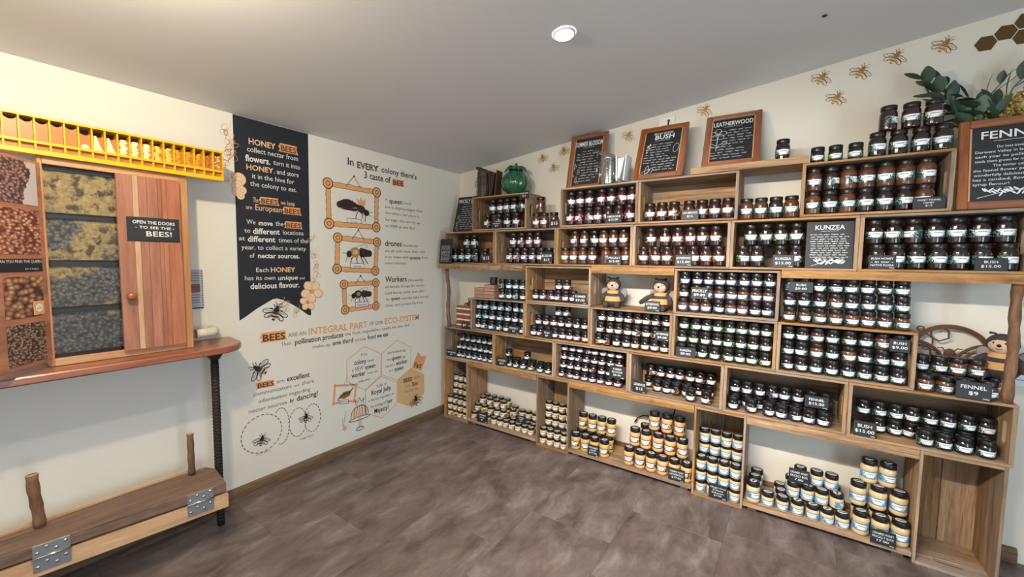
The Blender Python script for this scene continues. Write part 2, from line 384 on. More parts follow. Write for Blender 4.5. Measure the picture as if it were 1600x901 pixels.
# ------------------------------------------------------------------ flat print laid on a surface
FONT = {}
def glyphs(s, bold):
    if (s, bold) in FONT: return FONT[(s, bold)]
    cu = bpy.data.curves.new('t', 'FONT'); cu.body = s; cu.resolution_u = 2; cu.offset = bold; cu.size = 1.0
    o = bpy.data.objects.new('t', cu); COL.objects.link(o)
    me = bpy.data.meshes.new_from_object(o.evaluated_get(bpy.context.evaluated_depsgraph_get()))
    vs = [(v.co.x, v.co.y) for v in me.vertices]; fs = [tuple(p.vertices) for p in me.polygons]
    bpy.data.objects.remove(o); bpy.data.curves.remove(cu); bpy.data.meshes.remove(me)
    FONT[(s, bold)] = (vs, fs); return vs, fs
class Flat:
    """print on a plane: origin O, right U, up V, out N"""
    def __init__(s, O=(0, 0, 0), U=(1, 0, 0), V=(0, 0, 1), lift=0.0008, step=0.00045):
        s.O, s.U, s.V = Vector(O), Vector(U), Vector(V); s.N = s.U.cross(s.V); s.mb = MB(); s.mats = []; s.lift = lift; s.step = step
    def mi(s, k):
        if k not in s.mats: s.mats.append(k)
        return s.mats.index(k)
    def p(s, u, v, layer): return s.O + s.U * u + s.V * v + s.N * (s.lift + s.step * layer)
    def poly(s, pts, k, layer=0):
        s.mb.add([s.p(u, v, layer) for u, v in pts], [tuple(range(len(pts)))], s.mi(k)); return s
    def stroke(s, pts, wd, k, layer=1, closed=False):
        pts = [Vector((a, b)) for a, b in pts]
        if closed: pts.append(pts[0])
        for a, b in zip(pts, pts[1:]):
            d = b - a
            if d.length < 1e-7: continue
            d.normalize(); n = Vector((-d.y, d.x)) * wd / 2; e = d * wd * 0.3
            s.poly([a - n - e, b - n + e, b + n + e, a + n - e], k, layer)
        return s
    def ell(s, c, rx, ry, k, layer=0, ang=0, n=18):
        ca, sa = math.cos(ang), math.sin(ang); pts = []
        for i in range(n):
            x, y = rx * math.cos(2 * PI * i / n), ry * math.sin(2 * PI * i / n); pts.append((c[0] + x * ca - y * sa, c[1] + x * sa + y * ca))
        return s.poly(pts, k, layer)
    def ring(s, c, rx, ry, wd, k, layer=1, ang=0, n=20, a0=0, a1=2 * PI):
        ca, sa = math.cos(ang), math.sin(ang); pts = []
        for i in range(n + 1):
            t = a0 + (a1 - a0) * i / n; x, y = rx * math.cos(t), ry * math.sin(t); pts.append((c[0] + x * ca - y * sa, c[1] + x * sa + y * ca))
        return s.stroke(pts, wd, k, layer)
    def text(s, t, a, b, h, k, bold=0.0, layer=1, slant=0.0):
        vs, fs = glyphs(t, bold)
        if not vs: return s
        x0 = min(v[0] for v in vs); x1 = max(v[0] for v in vs)
        d = Vector((b[0] - a[0], b[1] - a[1])); L = d.length; sx = L / max(x1 - x0, 1e-4); d.normalize(); n = Vector((-d.y, d.x)); sy = h / 0.72
        s.mb.add([s.p(a[0] + d.x * (x - x0) * sx + n.x * y * sy + slant * y * sy, a[1] + d.y * (x - x0) * sx + n.y * y * sy, layer) for x, y in vs], fs, s.mi(k)); return s
    def build(s, name, parent=None, label=None):
        if not s.mb.v: return None
        o = s.mb.build(name, [M[k] for k in s.mats], parent)
        if label: o['label'] = label
        return o
def bee(F, c, r, ang=0, body='ink', stripe='orange', wing='ink', layer=1):
    """bee seen from above, head along +v before turning by ang"""
    ca, sa = math.cos(ang), math.sin(ang)
    T = lambda x, y: (c[0] + r * (x * ca - y * sa), c[1] + r * (x * sa + y * ca))
    for sgn in (-1, 1):
        for (x, y, l, tw) in ((0.5, 0.0, 0.55, -0.55), (0.42, -0.28, 0.42, -0.95)):
            F.ring(T(sgn * x, y), r * l * 0.8, r * 0.17, r * 0.045, wing, layer, ang + sgn * (tw + 0.35), 14)
            F.stroke([T(sgn * 0.12, 0.08), T(sgn * (x + 0.25), y - 0.02)], r * 0.03, wing, layer)
        for (x, y) in ((0.34, 0.55), (0.46, 0.22), (0.44, -0.42)):
            F.stroke([T(sgn * 0.1, y * 0.4), T(sgn * x * 0.7, y * 0.8 + 0.06), T(sgn * x, y)], r * 0.05, body, layer)
        F.stroke([T(sgn * 0.05, 0.48), T(sgn * 0.12, 0.66), T(sgn * 0.26, 0.76)], r * 0.035, body, layer)
    F.ell(T(0, 0.42), r * 0.13, r * 0.1, body, layer + 1, ang); F.ell(T(0, 0.17), r * 0.19, r * 0.19, body, layer + 1, ang)
    for i, (y, hw) in enumerate(((-0.08, 0.16), (-0.2, 0.2), (-0.32, 0.2), (-0.44, 0.17), (-0.56, 0.11))):
        F.poly([T(-hw, y + 0.05), T(-hw * 0.94, y - 0.05), T(hw * 0.94, y - 0.05), T(hw, y + 0.05)], body if i % 2 == 0 else stripe, layer + 1)
TEXT = [('lettering', 'white and orange lettering of the banner, upper paragraph', [('HONEY', 'or', -1.6723, 2.3022, -1.5085, 2.3036, 0.0395), ('BEES', 'pt', -1.4738, 2.3037, -1.3688, 2.3052, 0.0421), ('collect nectar from', 'wt', -1.6837, 2.2539, -1.3589, 2.2565, 0.0344), ('flowers.', 'ws', -1.6955, 2.1915, -1.5442, 2.1956, 0.0416), ('turn it into', 'wt', -1.5261, 2.2007, -1.3443, 2.1996, 0.034), ('HONEY', 'or', -1.6906, 2.1382, -1.527, 2.141, 0.036), ('. and store', 'wt', -1.5227, 2.142, -1.3554, 2.1443, 0.0342), ('it in the hive for', 'wt', -1.6589, 2.0883, -1.3887, 2.0912, 0.0328), ('the colony to eat.', 'wt', -1.6724, 2.0388, -1.3726, 2.0384, 0.0327), ('The', 'cs', -1.6588, 1.935, -1.6261, 1.934, 0.0331), ('BEES', 'pt', -1.6088, 1.9328, -1.5042, 1.9344, 0.0358), ('we keep', 'cs', -1.4854, 1.9398, -1.3887, 1.94, 0.0309), ('are', 'cs', -1.7018, 1.8867, -1.6651, 1.8866, 0.0276), ('European', 'cs', -1.6461, 1.8852, -1.4794, 1.8844, 0.0405), ('BEES', 'pt', -1.4605, 1.8827, -1.354, 1.884, 0.0375)]), ('lettering', 'white and orange lettering of the banner, lower paragraphs', [('We', 'wt', -1.7011, 1.7911, -1.6481, 1.792, 0.0311), ('move', 'ws', -1.6289, 1.7874, -1.5407, 1.7895, 0.0335), ('the', 'wt', -1.5225, 1.7922, -1.4719, 1.7928, 0.0346), ('BEES', 'pt', -1.4523, 1.7867, -1.3479, 1.7868, 0.0354), ('to', 'wt', -1.7155, 1.7353, -1.6803, 1.736, 0.0294), ('different', 'ws', -1.6654, 1.73, -1.4965, 1.7336, 0.0382), ('locations', 'wt', -1.4752, 1.7359, -1.3325, 1.7377, 0.0334), ('at', 'wt', -1.7486, 1.6844, -1.7141, 1.6844, 0.0292), ('different', 'ws', -1.6972, 1.6781, -1.5273, 1.6805, 0.0379), ('times of the', 'wt', -1.5064, 1.6817, -1.301, 1.6833, 0.0332), ('year, to collect a variety', 'wt', -1.7359, 1.6271, -1.3165, 1.6284, 0.031), ('of', 'wt', -1.6891, 1.5737, -1.6601, 1.5734, 0.0316), ('nectar sources.', 'ws', -1.6393, 1.5722, -1.3644, 1.5727, 0.0337), ('Each', 'wt', -1.6537, 1.4793, -1.5759, 1.4794, 0.0303), ('HONEY', 'or', -1.5621, 1.4771, -1.3987, 1.4761, 0.0346), ('has its own', 'wt', -1.7222, 1.4274, -1.5346, 1.4255, 0.0298), ('unique', 'wb', -1.5179, 1.4223, -1.382, 1.4222, 0.0316), ('and', 'wt', -1.3682, 1.4224, -1.333, 1.4219, 0.0202), ('delicious flavour.', 'ws', -1.6916, 1.3694, -1.3697, 1.3657, 0.0385)]), ('lettering', 'black heading about the three castes of bee', [('In', 'bs', -0.9671, 2.3092, -0.9146, 2.3099, 0.0592), ('EVERY', 'bb', -0.8846, 2.3026, -0.6803, 2.3062, 0.0492), ("colony there's", 'bs', -0.6493, 2.3098, -0.2596, 2.312, 0.0497), ('3 caste of', 'bs', -0.8193, 2.2325, -0.5553, 2.2324, 0.0555), ('BEE', 'pt', -0.5276, 2.2244, -0.4149, 2.2278, 0.043)]), ('lettering', 'small black text about the queen bee', [('A', 'bt', -0.6129, 2.0774, -0.5928, 2.0783, 0.0212), ('queen', 'bs', -0.5728, 2.0595, -0.4285, 2.064, 0.0429), ('(one)', 'bt', -0.4088, 2.0692, -0.3249, 2.0707, 0.0222), ('she is slightly bigger than', 'bt', -0.6188, 2.0133, -0.1903, 2.0176, 0.0245), ('the others, her job is to', 'bt', -0.6144, 1.9625, -0.2267, 1.9626, 0.0246), ('lay eggs, she can lay up', 'bt', -0.6152, 1.9058, -0.2211, 1.904, 0.0247), ('to 2000 in one day!', 'bt', -0.6159, 1.8511, -0.2864, 1.8499, 0.0263)]), ('lettering', 'small black text about the drones', [('drones', 'bs', -0.6214, 1.6872, -0.4399, 1.6894, 0.0497), ('(hundreds)', 'bt', -0.4229, 1.6904, -0.2512, 1.6886, 0.0233), ('are all male bees, their role', 'bt', -0.6252, 1.6338, -0.1573, 1.6356, 0.024), ('is to mate with', 'bt', -0.6227, 1.5826, -0.3602, 1.5817, 0.0241), ('queens', 'bs', -0.3485, 1.5745, -0.2185, 1.5736, 0.0347), ('from', 'bt', -0.2021, 1.5816, -0.1254, 1.581, 0.0245), ('other colonies.', 'bt', -0.6266, 1.5293, -0.3899, 1.5286, 0.0241)]), ('lettering', 'small black text about the worker bees', [('Workers', 'bs', -0.6234, 1.3742, -0.3856, 1.3712, 0.0502), ('(thousands)', 'bt', -0.368, 1.3708, -0.1844, 1.3688, 0.0239), ('all female, forage for nectar,', 'bt', -0.6241, 1.3203, -0.1591, 1.3168, 0.0243), ('build honey comb, look after', 'bt', -0.6301, 1.2656, -0.1659, 1.2616, 0.0243), ('the', 'bt', -0.6203, 1.2136, -0.5831, 1.213, 0.0227), ('queen', 'bs', -0.5637, 1.2108, -0.462, 1.2096, 0.0318), ('and the baby brood,', 'bt', -0.4449, 1.2078, -0.1141, 1.2059, 0.0236), ('clean, and protect the hive.', 'bt', -0.6263, 1.1576, -0.1857, 1.1528, 0.0245)]), ('lettering', 'black and orange line about bees and the eco-system', [('BEES', 'pt', -1.626, 1.0106, -1.4804, 1.0088, 0.0497), ('ARE AN', 'bt', -1.4602, 1.0156, -1.3309, 1.0155, 0.0292), ('INTEGRAL PART', 'og', -1.3124, 1.0093, -0.8115, 1.0026, 0.0528), ('OF OUR', 'bt', -0.7902, 1.0137, -0.6533, 1.0117, 0.0312), ('ECO-SYSTEM', 'og', -0.634, 1.0074, -0.239, 1.0039, 0.0513), ('Their', 'bt', -1.5096, 0.9602, -1.4392, 0.9594, 0.0273), ('pollination produces', 'bs', -1.4141, 0.9547, -1.034, 0.9548, 0.0406), ('the fruit, vegetables, seeds we use, this', 'bt', -1.0197, 0.9595, -0.3587, 0.9558, 0.026), ('make up', 'bt', -1.2847, 0.9058, -1.1451, 0.9018, 0.0243), ('one third', 'bs', -1.1271, 0.9013, -0.9485, 0.8988, 0.0372), ('of the', 'bt', -0.9287, 0.8982, -0.8268, 0.8968, 0.0267), ('food we eat', 'bs', -0.809, 0.8975, -0.5986, 0.8966, 0.0385)]), ('lettering', 'black text about dancing bees', [('BEES', 'pt', -1.6683, 0.7019, -1.5662, 0.6979, 0.0334), ('are', 'bt', -1.5466, 0.7043, -1.4937, 0.7028, 0.028), ('excellent', 'bs', -1.4775, 0.7014, -1.3122, 0.6976, 0.0403), ('communicators', 'bt', -1.6956, 0.6532, -1.4463, 0.649, 0.0284), ('and', 'bt', -1.4271, 0.6497, -1.3934, 0.6498, 0.0171), ('share', 'bt', -1.3703, 0.6486, -1.282, 0.6473, 0.0312), ('information regarding', 'bt', -1.6649, 0.5973, -1.3104, 0.5916, 0.0288), ('nectar sources', 'bt', -1.7273, 0.5453, -1.4795, 0.5422, 0.0282), ('by', 'bs', -1.4598, 0.5432, -1.4324, 0.5428, 0.0289), ('dancing!', 'bs', -1.4115, 0.54, -1.2526, 0.54, 0.0396), ('round dance', 'bt', -1.6923, 0.2454, -1.6007, 0.2429, 0.0113), ('waggle dance', 'bt', -1.3978, 0.2452, -1.2917, 0.243, 0.0123)]), ('lettering', 'black text inside the four hexagons', [('If my', 'bt', -0.8733, 0.7689, -0.817, 0.7668, 0.0268), ('colony', 'bs', -0.9411, 0.7064, -0.8263, 0.7035, 0.0406), ('needs', 'bt', -0.8127, 0.706, -0.7514, 0.7049, 0.0236), ('a NEW', 'bt', -0.9596, 0.6546, -0.855, 0.6516, 0.0351), ('queen', 'bs', -0.8396, 0.6507, -0.7361, 0.6478, 0.038), ('worker', 'bs', -0.9673, 0.6055, -0.8353, 0.6014, 0.0404), ('bees can', 'bt', -0.8144, 0.6028, -0.7183, 0.6013, 0.0219), ('make one!', 'bt', -0.9023, 0.5488, -0.7911, 0.548, 0.025), ('Any fertilised egg', 'bt', -0.61, 0.7344, -0.4037, 0.7286, 0.0248), ('the', 'bt', -0.6108, 0.6764, -0.5762, 0.6748, 0.0248), ('queen', 'bs', -0.5622, 0.6708, -0.4602, 0.6682, 0.0386), ('lays', 'bt', -0.4466, 0.6682, -0.4068, 0.6683, 0.0238), ('can be a', 'bt', -0.6344, 0.6206, -0.5297, 0.6163, 0.0228), ('worker', 'bs', -0.5178, 0.6154, -0.3858, 0.6131, 0.041), ('or a', 'bt', -0.5914, 0.5716, -0.5481, 0.5707, 0.0231), ('queen', 'bs', -0.5339, 0.5658, -0.4328, 0.5631, 0.039), ('A diet of', 'bt', -0.7257, 0.4636, -0.6251, 0.4623, 0.0319), ('Royal Jelly', 'bs', -0.7805, 0.4119, -0.5736, 0.4092, 0.0408), ('is the key ingredient to', 'bt', -0.811, 0.3592, -0.5423, 0.3548, 0.024), ('the making of', 'bt', -0.7929, 0.3003, -0.633, 0.2962, 0.0259), ('her', 'bs', -0.6216, 0.2924, -0.5597, 0.2917, 0.0386), ('Majesty!', 'bs', -0.753, 0.243, -0.6049, 0.2385, 0.0431), ('BEES', 'bb', -0.4316, 0.4348, -0.3294, 0.432, 0.036), ('will fly', 'bt', -0.3123, 0.4402, -0.2361, 0.439, 0.0268), ('up to', 'bt', -0.4095, 0.3834, -0.3481, 0.3797, 0.0242), ('3km', 'bs', -0.3325, 0.3748, -0.2596, 0.373, 0.041), ('from their hive.', 'bt', -0.425, 0.3353, -0.2464, 0.3282, 0.0242), ('Fact', 'bs', -0.3021, 0.5521, -0.2138, 0.5281, 0.0492)]), ('lettering', 'tiny caption under the framed bees', [('Queen', 'bt', -0.9529, 1.8612, -0.895, 1.8617, 0.0167)]), ('lettering', 'tiny caption under the framed drone', [('drones', 'bt', -0.9321, 1.507, -0.8607, 1.5055, 0.0192), ('Worker', 'bt', -0.9061, 1.1872, -0.812, 1.1873, 0.0228)])]
POLY = {'banner_bottom': [(-1.7578, 1.1683), (-1.7313, 1.1861), (-1.6612, 1.2338), (-1.5884, 1.2749), (-1.555, 1.2924), (-1.5257, 1.2965), (-1.4962, 1.2855), (-1.4533, 1.2642), (-1.3827, 1.2171), (-1.3186, 1.1641), (-1.3016, 1.1548), (-1.2901, 1.1536)], 'banner_top': [(-1.759, 2.463), (-1.281, 2.4648)], 'frame1': [(-1.1369, 2.1395), (-0.7002, 2.1322), (-0.7093, 1.8408), (-1.1335, 1.839)], 'frame2': [(-1.0647, 1.7358), (-0.7027, 1.7168), (-0.7243, 1.4725), (-1.0756, 1.4934)], 'frame3': [(-1.0185, 1.3709), (-0.7208, 1.3727), (-0.7227, 1.1737), (-1.0121, 1.167)], 'nail1': [(-0.9144, 2.2292)], 'nail2': [(-0.8813, 1.8054), (-0.8675, 1.4356)], 'tag1': [(-0.986, 1.892), (-0.8565, 1.8937), (-0.8571, 1.8572), (-0.9808, 1.8572)], 'tag2': [(-0.9628, 1.5397), (-0.8349, 1.5333), (-0.8355, 1.4988), (-0.9609, 1.5)], 'tag3': [(-0.922, 1.2187), (-0.8019, 1.2199), (-0.8006, 1.1805), (-0.92, 1.1778)], 'hex1': [(-0.8445, 0.8457), (-0.6753, 0.7512), (-0.6824, 0.5641), (-0.8405, 0.4727), (-1.009, 0.5869), (-1.0056, 0.7604)], 'hex2': [(-0.5008, 0.8429), (-0.3397, 0.7528), (-0.344, 0.5525), (-0.5073, 0.4745), (-0.6712, 0.5663), (-0.6686, 0.7547)], 'hex3': [(-0.6781, 0.5536), (-0.5076, 0.4548), (-0.5121, 0.2629), (-0.6721, 0.1797), (-0.8375, 0.2743), (-0.8375, 0.4673)], 'hex4': [(-0.344, 0.5576), (-0.1727, 0.4574), (-0.1738, 0.2717), (-0.3407, 0.1771), (-0.5036, 0.2704), (-0.5013, 0.4731)], 'ribbon': [(-0.2533, 0.6936), (-0.2062, 0.638), (-0.1409, 0.6362), (-0.2112, 0.4977), (-0.331, 0.5548)], 'sframe': [(-1.111, 0.5776), (-0.9244, 0.5394), (-0.9446, 0.4106), (-1.1274, 0.4412)], 'stag': [(-1.0772, 0.4509), (-0.9975, 0.4371), (-0.9981, 0.4055), (-1.0777, 0.4225)], 'cloche': [(-0.9819, 0.2432), (-0.8095, 0.2563), (-0.896, 0.3378), (-0.8972, 0.1514), (-0.8932, 0.3824)], 'wand': [(-1.023, 0.3538), (-1.0444, 0.2286)], 'bees': [(-1.6544, 0.8263), (-1.6543, 0.339), (-1.3478, 0.3977)], 'bee_ban': [(-1.5393, 1.2003)], 'bee_hex': [(-0.2835, 0.228)], 'loop': [(-1.6493, 0.3839), (-1.5252, 0.429), (-1.4071, 0.3833), (-1.2974, 0.3815)], 'framedbee': [(-0.9292, 1.9843)], 'framedbee2': [(-0.8846, 1.6205), (-0.8674, 1.2825)], 'comb': [(-1.0223, 0.4879)], 'flo': [(-1.7351, 2.0684), (-1.7461, 2.0241), (-1.7536, 1.9876), (-1.7211, 1.9994), (-1.7319, 1.9658)], 'flo2': [(-1.2809, 1.3312), (-1.3116, 1.253)], 'flo3': [(-1.792, 2.3647), (-1.7749, 2.3003), (-1.788, 2.2541), (-1.7741, 2.2054), (-1.8025, 2.1649), (-1.7902, 2.072)], 'flo4': [(-1.2666, 1.7256), (-1.2547, 1.6137), (-1.2572, 1.51), (-1.2493, 1.4293), (-1.4968, 1.2632), (-1.463, 1.2334), (-1.3923, 1.1995)], 'wbees': [(1.006, 2.497), (1.12, 2.399), (1.219, 2.53), (1.79, 2.569), (2.34, 2.658), (3.002, 2.722), (3.188, 2.715), (3.336, 2.759), (3.533, 2.771), (3.081, 2.586)], 'hexA': [(3.644, 2.737), (3.667, 2.772), (3.708, 2.77), (3.727, 2.736), (3.707, 2.698), (3.664, 2.7)], 'hexB': [(3.713, 2.773), (3.736, 2.807), (3.777, 2.804), (3.795, 2.772), (3.773, 2.734), (3.729, 2.737)], 'hexC': [(3.779, 2.807), (3.8, 2.846), (3.839, 2.845), (3.857, 2.811), (3.837, 2.772), (3.797, 2.775)], 'hexD': [(3.777, 2.733), (3.797, 2.769), (3.836, 2.767), (3.854, 2.735), (3.834, 2.697), (3.795, 2.699)]}
